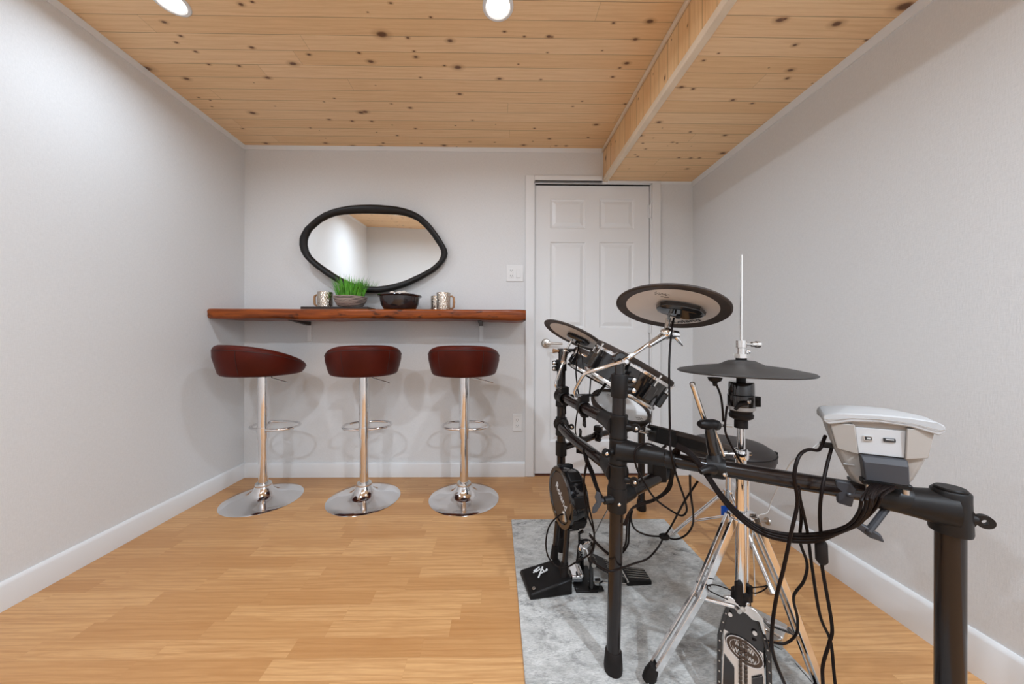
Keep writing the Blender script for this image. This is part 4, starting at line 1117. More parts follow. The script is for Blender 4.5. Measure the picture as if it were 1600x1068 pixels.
# chrome bracket at the top
m = MB().prism([(-0.044, -0.010), (-0.030, -0.016), (-0.012, -0.010), (0.014, -0.008), (0.024, -0.006), (0.040, 0.008), (0.046, 0.040), (0.040, 0.042), (0.032, 0.018), (0.018, 0.020), (0.006, 0.012), (-0.016, 0.008), (-0.040, 0.010)], fpt(0, 0, 0.004), fx, fd, 0.012 if fx.cross(fd).dot(fn) > 0 else -0.012)
cb_ = obj('top_bracket', m, 'chrome_s', hs, bevel=0.002)
obj('bracket_bolt', MB().lathe([(0.003, 0), (0.007, 0), (0.006, 0.004), (0.003, 0.004)], fpt(-0.002, 0.003, 0.016), fn, 18, closed=True), 'nickel', cb_)
# patterned base plate with an oval emblem
m = MB().prism([(-0.040, 0.055), (0.042, 0.085), (0.046, LL-0.01), (-0.046, LL-0.01)], fpt(0, 0, -0.009), fx, fd, 0.003)
bp_ = obj('chain_plate', m, 'chrome_s', hs)
oc = fpt(0.002, 0.100, -0.004)
obj('emblem', MB().add([oc+fx*0.039*math.cos(q)+fd*(0.026*math.sin(q)+0.008*math.cos(q))+fn*h for h in (0, 0.004) for q in [2*PI*i/40 for i in range(40)]],
    [tuple(range(40)), tuple(range(40, 80))]+[(i, (i+1) % 40, 40+(i+1) % 40, 40+i) for i in range(40)]), 'bronze', bp_)
obj('emblem_rim', MB().ring([oc+fn*0.004+fx*0.0385*math.cos(q)+fd*(0.0255*math.sin(q)+0.008*math.cos(q)) for q in [2*PI*i/40 for i in range(40)]], 0.0018, 6), 'chrome', bp_)
obj('emblem_band', MB().ring([oc+fn*0.004+fx*0.030*math.cos(q)+fd*(0.018*math.sin(q)+0.006*math.cos(q)) for q in [2*PI*i/40 for i in range(40)]], 0.0009, 6), 'chrome_s', bp_)
for oy, ln, am in ((-0.009, 0.020, 0.005), (0.008, 0.024, 0.0045)):
    obj('emblem_scroll', MB().tube([oc+fn*0.0045+fx*(-ln+2*ln*i/16)+fd*(oy+0.25*(-ln+2*ln*i/16)+am*(1 if i % 2 else -1)) for i in range(17)], 0.0011, 6, smooth=4), 'chrome_s', bp_)
m = MB().prism([(-0.040, 0.125), (-0.018, 0.145), (-0.018, LL-0.012), (-0.044, LL-0.012)], fpt(0, 0, -0.0045), fx, fd, 0.003)
obj('side_insert', m, 'gloss', bp_)
obj('side_insert', MB().prism([(0.040, 0.135), (0.018, 0.150), (0.018, LL-0.012), (0.044, LL-0.012)], fpt(0, 0, -0.0045), fx, fd, -0.003), 'gloss', bp_)
for s_ in (-0.0055, 0.0055):
    m = MB()
    for i in range(12): m.box(fpt(s_, 0.078+0.0088*i, 0.001), (0.0062, 0.0078, 0.005), Matrix((fx, fd, fn)).transposed())
    obj('chain', m, 'bronze', hs, bevel=0.001)
# footboard behind the frame, running towards the seat
hb = V((HX+0.11, HY+0.18, 0)); fdv = V((0.776, 0.63, 0)).normalized(); sdv = V((0.63, -0.776, 0)).normalized()
t0 = V((HX, HY, 0.15))+fdv*0.04; t1 = V((HX, HY, 0.050))+fdv*0.235
lo = []
for p, wd in ((t0, 0.036), (t0.lerp(t1, 0.5), 0.046), (t1, 0.048)): lo.append([p-sdv*wd, p+sdv*wd, p+sdv*wd+V((0, 0, -0.007)), p-sdv*wd+V((0, 0, -0.007))])
obj('footboard', MB().loft(lo), 'gloss', hs, bevel=0.002)
hc = V((HX, HY, 0.030))+fdv*0.278; Rh = Matrix((sdv, fdv, V((0, 0, 1)))).transposed()
obj('heel_plate', MB().box(hc, (0.098, 0.075, 0.040), Rh), 'chrome_s', hs, bevel=0.005)
obj('pedal_base', MB().box(V((HX, HY, 0.006))+fdv*0.16, (0.05, 0.26, 0.008), Rh), 'black', hs)
obj('label_sticker', MB().box(P(1133, 797, HY+0.03), (0.022, 0.002, 0.026)).tube([P(1133, 797, HY+0.031), P(1140, 797, HY+0.015)], 0.003, 8), 'blue', hs, label='blue sticker')

CYR = 0.152
cz_ = 0.883
hh = thing('hi_hat_pad', 'dark flat hi-hat cymbal pad on the chrome stand with a tall rod', 'hi-hat pad', (HX, HY, cz_))
hn = V((0.004, 0.0, 1)).normalized(); hc_ = hp_(cz_)
obj('cymbal', MB().lathe([(0.012, -0.001), (0.09, -0.006), (CYR-0.012, -0.015), (CYR-0.003, -0.014), (CYR, -0.0115), (CYR-0.004, -0.008), (0.10, 0.002), (0.052, 0.008), (0.046, 0.011), (0.030, 0.019), (0.012, 0.021)], hc_, hn, 96, closed=True), 'cym_top', hh, angle=25)
ct = obj('clutch', MB().lathe([(0.0045, 0.021), (0.012, 0.021), (0.012, 0.027), (0.0185, 0.027), (0.0185, 0.037), (0.0045, 0.037)], hc_, (0, 0, 1), 8, closed=True), 'chrome_s', hh, angle=20)
obj('clutch_felt', MB().lathe([(0.0045, 0.018), (0.0125, 0.018), (0.0125, 0.026), (0.0045, 0.026)], hc_, (0, 0, 1), 24, closed=True), 'rubber', ct)
obj('clutch_body', MB().lathe([(0.0042, 0.037), (0.010, 0.037), (0.010, 0.053), (0.0125, 0.054), (0.0125, 0.073), (0.0042, 0.073)], hc_, (0, 0, 1), 20, closed=True), 'chrome_s', ct)
th = hc_+V((0.012, -0.002, 0.063))
obj('thumb_screw', MB().lathe([(0, 0), (0.003, 0), (0.003, 0.012), (0.007, 0.014), (0.007, 0.024), (0.009, 0.025), (0.009, 0.034), (0, 0.034)], th, (1, -0.05, -0.02), 18), 'chrome_s', ct)
obj('lock_screw', MB().sphere(hc_+V((0.015, -0.006, 0.043)), 0.006, 12), 'chrome', ct)
# motion sensor housing below the cymbal
sz = 0.742
m = MB().lathe([(0.0097, -0.020), (0.0155, -0.020), (0.0155, 0.002), (0.021, 0.004), (0.027, 0.008), (0.028, 0.016), (0.025, 0.020), (0.026, 0.028), (0.0097, 0.028)], hp_(sz), (0, 0, 1), 40, closed=True)
sn1 = obj('sensor_nut', m, 'rubber', hh)
m = MB().lathe([(0.0097, 0.038), (0.0310, 0.038), (0.0315, 0.042), (0.0315, 0.068), (0.0298, 0.070), (0.029, 0.100), (0.0275, 0.103), (0.0097, 0.103)], hp_(sz), (0, 0, 1), 40, closed=True)
m.box(hp_(sz+0.054, 0.026, -0.012), (0.016, 0.026, 0.027))
sh = obj('sensor_housing', m, 'gloss', hh, bevel=0.001)
obj('sensor_band', MB().lathe([(0.0097, 0.028), (0.029, 0.028), (0.032, 0.031), (0.032, 0.0385), (0.0097, 0.0385)], hp_(sz), (0, 0, 1), 40, closed=True), 'module_w', hh)
obj('felt_washer', MB().lathe([(0.0045, 0.102), (0.011, 0.102), (0.011, 0.140), (0.0045, 0.140)], hp_(sz), (0, 0, 1), 20, closed=True), 'black', hh)
bolt(sh, hp_(sz+0.056, -0.004, -0.031), (0, -1, 0), 0.005)
obj('sensor_plug', MB().tube([hp_(sz+0.052, -0.010, -0.033), hp_(sz+0.049, -0.026, -0.030), hp_(sz+0.034, -0.036, -0.026)], [0.006, 0.006, 0.004], 12), 'rubber', sh)
jk = P(1117, 592, HY-0.03)
obj('trigger_jack', MB().lathe([(0, 0), (0.017, 0), (0.014, -0.008), (0.006, -0.013), (0.004, -0.022), (0, -0.022)], jk+V((0, 0, 0.004)), (0, 0, 1), 20), 'black', hh)

# ------------------------------------------------------------------ drum throne
TX, TY = 1.035, 1.43
th_ = thing('drum_throne', 'round black vinyl drum stool with chrome legs behind the hi-hat stand', 'drum stool', (TX, TY, 0))
c = V((TX, TY, 0))
obj('cushion', MB().lathe([(0, 0.430), (0.150, 0.430), (0.160, 0.436), (0.165, 0.455), (0.165, 0.474), (0.160, 0.484), (0.135, 0.500), (0.09, 0.510), (0, 0.514)], c, seg=64), 'vinyl', th_, angle=60)
obj('piping', MB().ring([c+V((0.1655*math.cos(q), 0.1655*math.sin(q), 0.476)) for q in [2*PI*i/64 for i in range(64)]], 0.0022, 6), 'rubber', th_)
obj('seat_tab', MB().box(c+V((0.158, -0.060, 0.455)), (0.010, 0.014, 0.05)), 'black', th_, bevel=0.002)
obj('seat_post', MB().tube([c+V((0, 0, 0.17)), c+V((0, 0, 0.43))], 0.0125, 20), 'chrome', th_)
obj('post_collar', MB().lathe([(0.0126, 0.20), (0.021, 0.20), (0.021, 0.29), (0.0126, 0.29)], c, seg=24, closed=True), 'chrome', th_)
f1 = FL(1046, 838, 0.012)
a1 = math.atan2(f1.y-TY, f1.x-TX); rl = math.hypot(f1.x-TX, f1.y-TY)
for i in range(3):
    a = a1+i*2*PI/3; d = V((math.cos(a), math.sin(a), 0)); ft_ = c+d*rl+V((0, 0, 0.013))
    lgo = obj('leg', MB().tube([c+d*0.018+V((0, 0, 0.275)), ft_], 0.0088, 14).tube([c+d*0.014+V((0, 0, 0.17)), c.lerp(ft_, 0.6)+V((0, 0, 0.105))], 0.006, 10), 'chrome', th_)
    obj('rubber_foot', MB().tube([ft_+(c+V((0, 0, 0.275))-ft_).normalized()*0.03, ft_], [0.011, 0.013], 14), 'chrome_s', lgo)

# ------------------------------------------------------------------ kick pad tower
fl_, fr_ = FL(828, 938.5, ZR), FL(895, 929, ZR); bl_ = FL(811, 894, ZR)
br_ = bl_+(fr_-fl_)
kt = thing('kick_pad', 'black kick drum pad tower with round head and wedge base at the left rug edge', 'kick pad', (fl_+br_)/2)
up = V((0, 0, 1))
m = MB().add([fl_, fr_, br_, bl_, fl_+up*0.020+V((0.004, 0.004, 0)), fr_+up*0.056+V((0, 0.004, 0)), br_+up*0.056+V((0, -0.02, 0)), bl_+up*0.020+V((0.006, -0.010, 0))],
    [(0, 1, 2, 3), (4, 5, 6, 7), (0, 1, 5, 4), (1, 2, 6, 5), (2, 3, 7, 6), (3, 0, 4, 7)])
obj('base', m, 'black', kt, bevel=0.006)
e0 = fl_+up*0.020; ex = (fr_+up*0.056-e0).normalized(); ey = (bl_+up*0.020-e0).normalized(); en = ex.cross(ey).normalized(); ey = en.cross(ex)
ec = e0+ex*0.068+ey*0.085+en*0.0035
for (a, b, w_, h_, rot) in ((0, -0.002, 0.006, 0.056, -35), (-0.010, 0.020, 0.030, 0.005, 20), (-0.007, 0.010, 0.024, 0.005, 20), (0.012, -0.006, 0.034, 0.005, 10), (0.012, 0.004, 0.005, 0.028, 10), (-0.018, 0.012, 0.005, 0.022, -60), (0.022, -0.002, 0.005, 0.018, -50)):
    q = math.radians(rot); rx = ex*math.cos(q)+ey*math.sin(q); ry = en.cross(rx)
    obj('emblem_stroke', MB().box(ec+ex*a+ey*b, (w_, h_, 0.001), Matrix((rx, ry, en)).transposed()), 'white_print', kt)
obj('base_screw', MB().lathe([(0, 0), (0.007, 0), (0.006, 0.002), (0, 0.002)], e0+ex*0.022+ey*0.022+en*0.003, en, 16), 'nickel', kt)
KC = P(874, 776, 1.30); km = V((-0.980, -0.20, 0.0)).normalized()
KR = 0.118
obj('pad_body', MB().lathe([(0, -0.085), (KR*0.72, -0.085), (KR*0.86, -0.078), (KR*0.97, -0.045), (KR, -0.020), (KR, -0.004), (KR*0.97, 0.0), (KR*0.84, 0.0), (KR*0.80, -0.007), (0, -0.007)], KC, km, 64), 'gloss', kt)
obj('pad_face', MB().lathe([(0, -0.003), (KR*0.79, -0.003), (KR*0.81, -0.007), (0, -0.007)], KC, km, 56), 'brown_face', kt)
kx = km.cross(V((0, 0, 1))); kx = -kx if (CAM_R.transposed() @ kx).x < 0 else kx
ky = V((0, 0, 1)); q = math.radians(-30)
if kx.cross(ky).dot(km) < 0: kx = -kx
obj('brand_lettering', letters('Roland', 0.042, KC+km*(-0.0025)+kx*0.012+ky*0.008, kx*math.cos(q)+ky*math.sin(q), -kx*math.sin(q)+ky*math.cos(q)), 'white_print', kt)
for i in range(8):
    a = 2*PI*i/8+0.25; d = kx*math.cos(a)+ky*math.sin(a); tg = km.cross(d)
    obj('rim_clip', MB().box(KC+d*(KR*0.965)-km*0.038, (0.016, 0.044, 0.052), Matrix((d, tg, km)).transposed()), 'black', kt, bevel=0.004)
def onbase(p, z=0.05): return V((p.x, p.y, z))
l0 = P(880, 905, 1.235); l1 = P(888, 815, 1.25); l2 = P(866, 868, 1.335); l3 = P(871, 815, 1.335)
for a, b in ((l0, l1), (l2, l3)):
    g_ = obj('support_leg', MB().tube([a, b], 0.0105, 18), 'rack', kt)
    obj('leg_boot', MB().tube([a+(a-b)*0.06, a+(b-a)*0.30], [0.0165, 0.0135], 18), 'rubber', g_)
obj('jack_plug', MB().tube([P(883, 812, 1.215), P(882, 802, 1.21)], [0.010, 0.006], 12).sphere(P(881, 801, 1.21), 0.008, 10), 'nickel', kt)

# ------------------------------------------------------------------ kick pedal
pd = thing('kick_pedal', 'black kick drum pedal with chrome cam wheel on the rug beside the kick pad', 'drum pedal', FL(915, 915, ZR))
pf0 = FL(924, 923, ZR); pf1 = V((pf0.x-0.005, pf0.y+0.115, ZR))
obj('base_plate', MB().span((pf0.x-0.060, pf0.y-0.01, ZR), (pf0.x+0.022, pf1.y+0.015, ZR+0.007)).span((pf0.x-0.01, pf0.y-0.012, ZR+0.007), (pf0.x+0.045, pf0.y+0.012, ZR+0.013)), 'black', pd, bevel=0.002)
for q in (pf0, pf1):
    obj('frame_post', MB().tube([q+V((0, 0, 0.007)), q+V((0, 0, 0.125))], [0.0085, 0.0075], 14), 'gloss', pd)
ax0, ax1 = pf0+V((0, -0.012, 0.118)), pf1+V((0, 0.012, 0.118))
obj('axle', MB().tube([ax0, ax1], 0.006, 12), 'chrome_s', pd)
obj('spring_hub', MB().lathe([(0, -0.018), (0.010, -0.018), (0.013, -0.014), (0.013, 0.012), (0.010, 0.016), (0, 0.016)], ax0+V((0, 0.002, 0)), (0, 1, 0), 18), 'rubber', pd)
obj('hub_cap', MB().lathe([(0, 0), (0.0085, 0), (0.0085, 0.003), (0.004, 0.0035), (0, 0.0035)], ax0+V((0, -0.016, 0)), (0, -1, 0), 18), 'nickel', pd)
cc_ = (ax0+ax1)/2+V((0, 0.01, 0))
cw = obj('cam_wheel', MB().lathe([(0.006, -0.009), (0.026, -0.009), (0.033, -0.006), (0.033, 0.006), (0.026, 0.009), (0.006, 0.009)], cc_, (-0.5, 1, 0.1), 32, closed=True), 'chrome', pd)
obj('drive_chain', MB().tube([cc_+V((0.030*math.cos(q), 0.0, 0.034*math.sin(q))) for q in [0.2+i*0.32 for i in range(9)]]+[cc_+V((-0.036, 0, -0.06))], 0.0045, 8), 'black', pd)
obj('spring', MB().tube([pf1+V((-0.012+0.004*math.cos(i*1.3), 0.004*math.sin(i*1.3), 0.02+0.0021*i)) for i in range(44)], 0.0014, 6), 'nickel', pd)
obj('spring_post', MB().tube([pf1+V((-0.012, 0, 0.007)), pf1+V((-0.012, 0, 0.15)), pf1+V((0.006, 0, 0.16))], [0.003, 0.006, 0.007], 10), 'gloss', pd)
obj('hoop_clamp', MB().box(pf0.lerp(pf1, 0.5)+V((-0.045, 0, 0.028)), (0.045, 0.07, 0.026)).tube([pf0.lerp(pf1, 0.5)+V((-0.03, -0.045, 0.045)), pf0.lerp(pf1, 0.5)+V((-0.03, 0.045, 0.045))], 0.008, 12), 'chrome', pd, bevel=0.004)
obj('clamp_screw', MB().tube([pf0+V((0.012, -0.004, 0.045)), pf0+V((0.032, -0.006, 0.048))], 0.005, 10).tube([pf0+V((0.030, -0.006, 0.013)), pf0+V((0.030, -0.006, 0.035)), pf0+V((0.042, -0.006, 0.042))], 0.003, 8), 'gloss', pd)
bh = P(962, 772, 1.08)
obj('beater_rod', MB().tube([cc_+V((0.01, 0, 0.01)), bh], 0.0022, 10), 'chrome_s', pd)
obj('beater', MB().lathe([(0, -0.022), (0.020, -0.020), (0.024, -0.012), (0.024, 0.012), (0.020, 0.020), (0, 0.022)], bh, (1, 0, -0.3), 24), 'rubber', pd)
# footboard: sloping, ribbed, towards the seat
g0 = V((cc_.x+0.010, cc_.y+0.004, 0.092)); g1 = FL(975, 893, 0.034); g1 = V((0.505, g0.y-0.01, 0.032))
fv = (g1-g0).normalized(); sv = V((0, 1, 0)); nv = fv.cross(sv); nv = nv if nv.z > 0 else -nv
lo = []
for t_, wd in ((0, 0.022), (0.12, 0.036), (0.35, 0.043), (0.7, 0.043), (1, 0.040)):
    p = g0.lerp(g1, t_); lo.append([p-sv*wd, p+sv*wd, p+sv*wd-nv*0.007, p-sv*wd-nv*0.007])
fbo = obj('footboard', MB().loft(lo), 'black', pd, bevel=0.002)
for i in range(5):
    t_ = 0.14+0.035*i; rr = 0.034-0.006*i
    cpt = g0.lerp(g1, 0.26)
    obj('grip_arc', MB().tube([cpt-fv*rr*1.6*math.cos(q)+sv*rr*math.sin(q)+nv*0.0015 for q in [-1.3+2.6*k/14 for k in range(15)]], 0.0016, 6), 'nickel', fbo)
for i in range(5):
    y_ = -0.028+0.014*i
    obj('grip_rib', MB().tube([g0.lerp(g1, 0.52)+sv*y_+nv*0.0015, g0.lerp(g1, 0.95)+sv*y_+nv*0.0015], 0.0016, 6), 'nickel', fbo)
hl = V((g1.x+0.050, g1.y, ZR+0.012))
hpl = obj('heel_plate', MB().loft([[V((hl.x-0.048, hl.y-0.040, ZR)), V((hl.x-0.048, hl.y+0.040, ZR)), V((hl.x-0.048, hl.y+0.040, 0.034)), V((hl.x-0.048, hl.y-0.040, 0.034))], [V((hl.x+0.050, hl.y-0.034, ZR)), V((hl.x+0.050, hl.y+0.034, ZR)), V((hl.x+0.050, hl.y+0.034, 0.024)), V((hl.x+0.050, hl.y-0.034, 0.024))]]), 'black', pd, bevel=0.003)
for i in range(5):
    y_ = -0.026+0.013*i
    obj('grip_rib', MB().tube([V((hl.x-0.038, hl.y+y_, 0.0345)), V((hl.x+0.044, hl.y+y_*0.9, 0.026))], 0.0016, 6), 'nickel', hpl)
obj('radius_rod', MB().tube([pf0.lerp(pf1, 0.35)+V((0, 0, 0.006)), V((hl.x-0.03, hl.y-0.03, ZR+0.003))], 0.0025, 8), 'nickel', pd)
obj('hinge_pin', MB().tube([V((g1.x+0.002, g1.y-0.046, 0.030)), V((g1.x+0.002, g1.y+0.046, 0.030))], 0.004, 10), 'nickel', pd)

# ------------------------------------------------------------------ sound module on the right rail
MC = P(1373, 684, 0.655)
mw = V((0.815, -0.575, 0.045)).normalized(); mdp = V((0.575, 0.815, 0.0)).normalized(); mup = mw.cross(mdp).normalized(); mup = mup if mup.z > 0 else -mup
mdp = mup.cross(mw)
KW = 0.80
def mp(a, b, c): return MC+mw*(a*KW)+mdp*b+mup*c
MR = Matrix((mw, mdp, mup)).transposed()
sm = thing('sound_module', 'light grey drum sound module seen from behind, clamped on the right rail', 'sound module', mp(0, 0.04, -0.11))
def rrect(hw, y0, y1, c, ch=0.010):
    hb = hw*0.84
    return [mp(-hw+ch, y0, c), mp(hw-ch, y0, c), mp(hw, y0+ch, c), mp(hb, y1-ch, c), mp(hb-ch, y1, c), mp(-hb+ch, y1, c), mp(-hb, y1-ch, c), mp(-hw, y0+ch, c)]
m = MB().loft([rrect(0.046, 0.012, 0.060, -0.104), rrect(0.060, 0.006, 0.075, -0.080), rrect(0.080, 0.001, 0.110, -0.036), rrect(0.089, -0.002, 0.128, -0.004), rrect(0.093, -0.003, 0.136, 0.024), rrect(0.094, -0.003, 0.138, 0.040)])
obj('casing', m, 'module_b', sm, bevel=0.003, angle=25)
lid = []
xs = [-0.104, -0.094, -0.05, 0, 0.05, 0.094, 0.106]
prof = [0.041, 0.045, 0.049, 0.050, 0.048, 0.041, 0.035]
bot = [0.028, 0.022, 0.031, 0.033, 0.029, 0.017, 0.023]
for y, lift in ((-0.014, 0.0), (0.03, 0.003), (0.09, 0.000), (0.142, -0.014)):
    tp_ = 1-0.20*max(0, y)/0.14
    lid.append([mp(x*tp_, y+(0.006 if abs(x) > 0.1 else 0), z+lift) for x, z in zip(xs, prof)]+[mp(x*tp_, y+(0.006 if abs(x) > 0.1 else 0), z+min(lift, 0)) for x, z in reversed(list(zip(xs, bot)))])
ld = obj('lid', MB().loft(lid), 'module', sm, bevel=0.003, angle=25)
obj('lid_seam', MB().tube([mp(x, -0.0145+(0.006 if abs(x) > 0.1 else 0), z*0.45+b*0.55) for x, z, b in zip(xs, prof, bot)], 0.0006, 6), 'module_b', ld)
obj('rear_panel', MB().loft([[mp(-0.039, -0.0045, -0.034), mp(0.040, -0.0045, -0.034), mp(0.044, -0.006, 0.020), mp(-0.043, -0.006, 0.020)], [mp(-0.039, 0.006, -0.034), mp(0.040, 0.006, -0.034), mp(0.044, 0.006, 0.020), mp(-0.043, 0.006, 0.020)]]), 'module_w', sm, bevel=0.001)
for s_ in (-1, 1):
    obj('panel_cheek', MB().loft([[mp(s_*0.040, -0.008, -0.036), mp(s_*0.078, -0.004, -0.030), mp(s_*0.090, -0.007, 0.026), mp(s_*0.0445, -0.013, 0.026)], [mp(s_*0.040, 0.008, -0.036), mp(s_*0.078, 0.008, -0.030), mp(s_*0.090, 0.006, 0.026), mp(s_*0.0445, 0.006, 0.026)]]), 'module_b', sm, bevel=0.0015)
p1 = obj('usb_socket', MB().box(mp(-0.021, -0.0065, -0.001), (0.0125, 0.003, 0.0095), MR), 'chrome_s', sm)
obj('socket_opening', MB().box(mp(-0.021, -0.0075, -0.001), (0.0095, 0.003, 0.0068), MR), 'slot', p1)
obj('socket_tongue', MB().box(mp(-0.0205, -0.0088, -0.0005), (0.005, 0.002, 0.003), MR), 'module_w', p1)
p1 = obj('usb_socket', MB().box(mp(0.016, -0.0065, -0.001), (0.0165, 0.003, 0.0072), MR), 'slot', sm, bevel=0.001)
obj('socket_tongue', MB().box(mp(0.016, -0.0082, 0.0005), (0.011, 0.002, 0.002), MR), 'module_w', p1)
obj('seam_mark', MB().box(mp(-0.056, 0.003, -0.062), (0.016, 0.004, 0.0012), MR), 'module_w', sm)
# module mount: plate, knob and rail clamp
mt = thing('module_mount', 'black clamp with wide wing screws holding the sound module to the rail', 'mount', rail_at_u(1388))
rm = rail_at_u(1392)
m = MB().lathe([(RT+0.0004, -0.026), (RT+0.006, -0.026), (RT+0.0085, -0.016), (RT+0.0085, 0.016), (RT+0.006, 0.026), (RT+0.0004, 0.026)], rm, dirAD, 24, closed=True)
m.tube([rm+V((-0.006, 0.014, 0.018)), mp(0.0, 0.035, -0.108)], [0.016, 0.014], 16)
obj('rail_clamp', m, 'joint', mt, angle=50)
obj('mount_plate', MB().box(mp(0, 0.036, -0.107), (0.075, 0.045, 0.006), Matrix((mw, mdp, mup)).transposed()), 'black', mt)
k1 = P(1322, 772, rm.y+0.02)
obj('wing_screw', MB().prism([(-0.014, -0.022), (0.008, -0.026), (0.016, 0.012), (0.008, 0.026), (-0.014, 0.026)], k1, mw, mup, -0.012).tube([k1, rm+V((-0.02, 0, 0.0))], 0.005, 10), 'slate', mt, bevel=0.003)
k2b = P(1355, 832, rm.y-0.01)
obj('wing_screw', MB().prism([(-0.024, 0.012), (-0.010, 0.018), (0.020, 0.0), (0.024, -0.014), (0.004, -0.010)], k2b, mw, mup, -0.012).tube([k2b, rm+V((-0.006, 0, -0.02))], 0.006, 10), 'slate', mt, bevel=0.003)

# ------------------------------------------------------------------ cables
def cable(name, label, pts, r=0.0028, mat='cable', smooth=6, cat='cable', group='loose drum cables'):
    o = obj(name, MB().tube([V(p) for p in pts], r, 9, smooth=smooth), mat, angle=70)
    return tag(o, label, cat, group)
# harness: hood under the module and its strands hanging below the rail
hn_ = thing('cable_harness', 'thick bundle of black cables hanging below the right rail from the module', 'cable bundle', mp(0, 0, -0.09))
obj('connector_hood', MB().loft([[mp(-0.038, -0.012, -0.036), mp(0.042, -0.012, -0.036), mp(0.042, 0.006, -0.036), mp(-0.038, 0.006, -0.036)], [mp(-0.036, -0.020, -0.047), mp(0.041, -0.020, -0.047), mp(0.041, 0.004, -0.047), mp(-0.036, 0.004, -0.047)], [mp(-0.034, -0.020, -0.084), mp(0.040, -0.020, -0.084), mp(0.040, 0.004, -0.084), mp(-0.034, 0.004, -0.084)]]), 'slate', hn_, bevel=0.002)
obj('connector_plug', MB().box(mp(0.003, -0.008, -0.088), (0.068, 0.022, 0.010), MR), 'black', hn_, bevel=0.002)
for s_ in (-0.028, 0.034): obj('plug_screw', MB().tube([mp(s_, -0.016, -0.092), mp(s_, -0.016, -0.101)], 0.0055, 12), 'nickel', hn_)
rnd = random.Random(9)
spine = [(1059, 697, 0.842), (1078, 708, 0.818), (1100, 735, 0.80), (1125, 772, 0.775), (1155, 805, 0.755), (1190, 829, 0.735), (1230, 839, 0.715), (1275, 839, 0.69), (1312, 829, 0.655), (1340, 816, 0.628), (1357, 795, 0.610), (1364, 774, 0.604)]
NS = 9
for j in range(NS):
    pts = []
    for i, (a, b, D) in enumerate(spine):
        q = 2*PI*j/NS+i*0.22; fan = 1.0 if i < 7 else 1.0+0.45*(i-6)
        off = (j-(NS-1)/2)/(NS-1)*2
        dx = 0.0062*math.cos(q); dz = 0.0062*math.sin(q)
        if i >= 8: dx = off*(0.010+0.004*(i-8)); dz = 0.003*math.sin(q*2)
        if i <= 1: dx *= 0.9; dz *= 0.9
        pts.append(P(a, b, D)+V((dx, 0.006*math.sin(q+1), dz)))
    pts.append(mp(0.002+(j-(NS-1)/2)/(NS-1)*0.040, -0.010, -0.090))
    obj('strand', MB().tube(pts, 0.0027, 8, smooth=5), 'cable', hn_)
# strands continuing from the rail back to the centre post, gathered under the pad arm
for j in range(5):
    o_ = (j-2)*0.006
    pts = [P(1060, 696, 0.842), P(1054, 712, 0.86)+V((o_, 0, 0)), P(1048+j, 742, 0.93), P(1040+j*1.5, 765, 0.96), P(1022, 779+j*0.7, 0.955), P(1000, 786+j*0.7, 0.93), P(985, 797, 0.915), P(978-j, 820, 0.91)]
    obj('strand', MB().tube(pts, 0.0026, 8, smooth=5), 'cable', hn_)
for (a, b) in ((0.30, 0.4), (0.62, 0.6)):
    pass
crj = CC-CN*0.026+V((0.004, 0, 0.0))
cable('cymbal_cable', 'black cable dropping straight from the large cymbal pad past the rail into a low loop',
      [P(1053, 497, 0.972), P(1050, 512, 0.94), P(1046, 560, 0.90), P(1046, 620, 0.875), P(1047, 680, 0.86), P(1048, 704, 0.835), P(1054, 732, 0.835), P(1062, 757, 0.86), P(1070, 780, 0.90), P(1073, 797, 0.93), P(1066, 805, 0.95), P(1053, 800, 0.96), P(1024, 779, 0.92), P(1006, 752, 0.89), P(994, 728, 0.875), P(992, 706, 0.875), P(1000, 696, 0.88), P(1014, 693, 0.895), P(1036, 702, 0.885), P(1054, 708, 0.865)])
cable('pad_cable', 'black cable hanging below the right rail in a wide loop to the knotted junction',
      [P(1078, 742, 0.845), P(1079, 770, 0.86), P(1083, 800, 0.92), P(1082, 820, 0.98), P(1072, 835, 1.02), P(1056, 842, 1.04), P(1038, 838, 1.04)])
cable('pad_cable', 'black cable from the rail through the knot, crossing in front of the centre post',
      [P(1090, 752, 0.845), P(1070, 782, 0.90), P(1056, 808, 0.97), P(1046, 826, 1.02), P(1037, 839, 1.04), P(1028, 855, 1.03), P(1012, 872, 1.0), P(990, 880, 0.95), P(965, 889, 0.895), P(950, 891, 0.893), P(930, 880, 0.94)]+
      [P(922, 872, 1.0), P(926, 862, 1.08), P(929, 848, 1.13), P(927, 828, 1.15), P(919, 806, 1.14), P(914, 780, 1.12), P(912, 752, 1.10), P(916, 730, 1.08), P(916, 716, 1.075)])
cable('pad_cable', 'thin black cable sweeping left from the knot up to the pad arm',
      [P(1037, 838, 1.04), P(1014, 836, 1.02), P(994, 828, 0.98), P(986, 812, 0.95), P(987, 795, 0.93)])
obj_k = tag(obj('cable_knot', MB().sphere(P(1038, 838, 1.04), 0.013, 14, (1.3, 1, 0.8)), 'rubber'), 'small black knot of tape where the cables meet above the rug', 'cable tie')
cable('kick_cable', 'thin black cable looping from the kick pad jack left and under to the pedal',
      [P(882, 802, 1.21), P(872, 806, 1.19), P(858, 822, 1.17), P(853, 848, 1.16), P(857, 870, 1.15), P(870, 884, 1.14), P(884, 886, 1.135), P(900, 878, 1.12), P(920, 866, 1.10), P(927, 852, 1.10), P(928, 828, 1.10), P(919, 786, 1.11), P(913, 760, 1.11), P(914, 735, 1.09), P(918, 716, 1.072)])
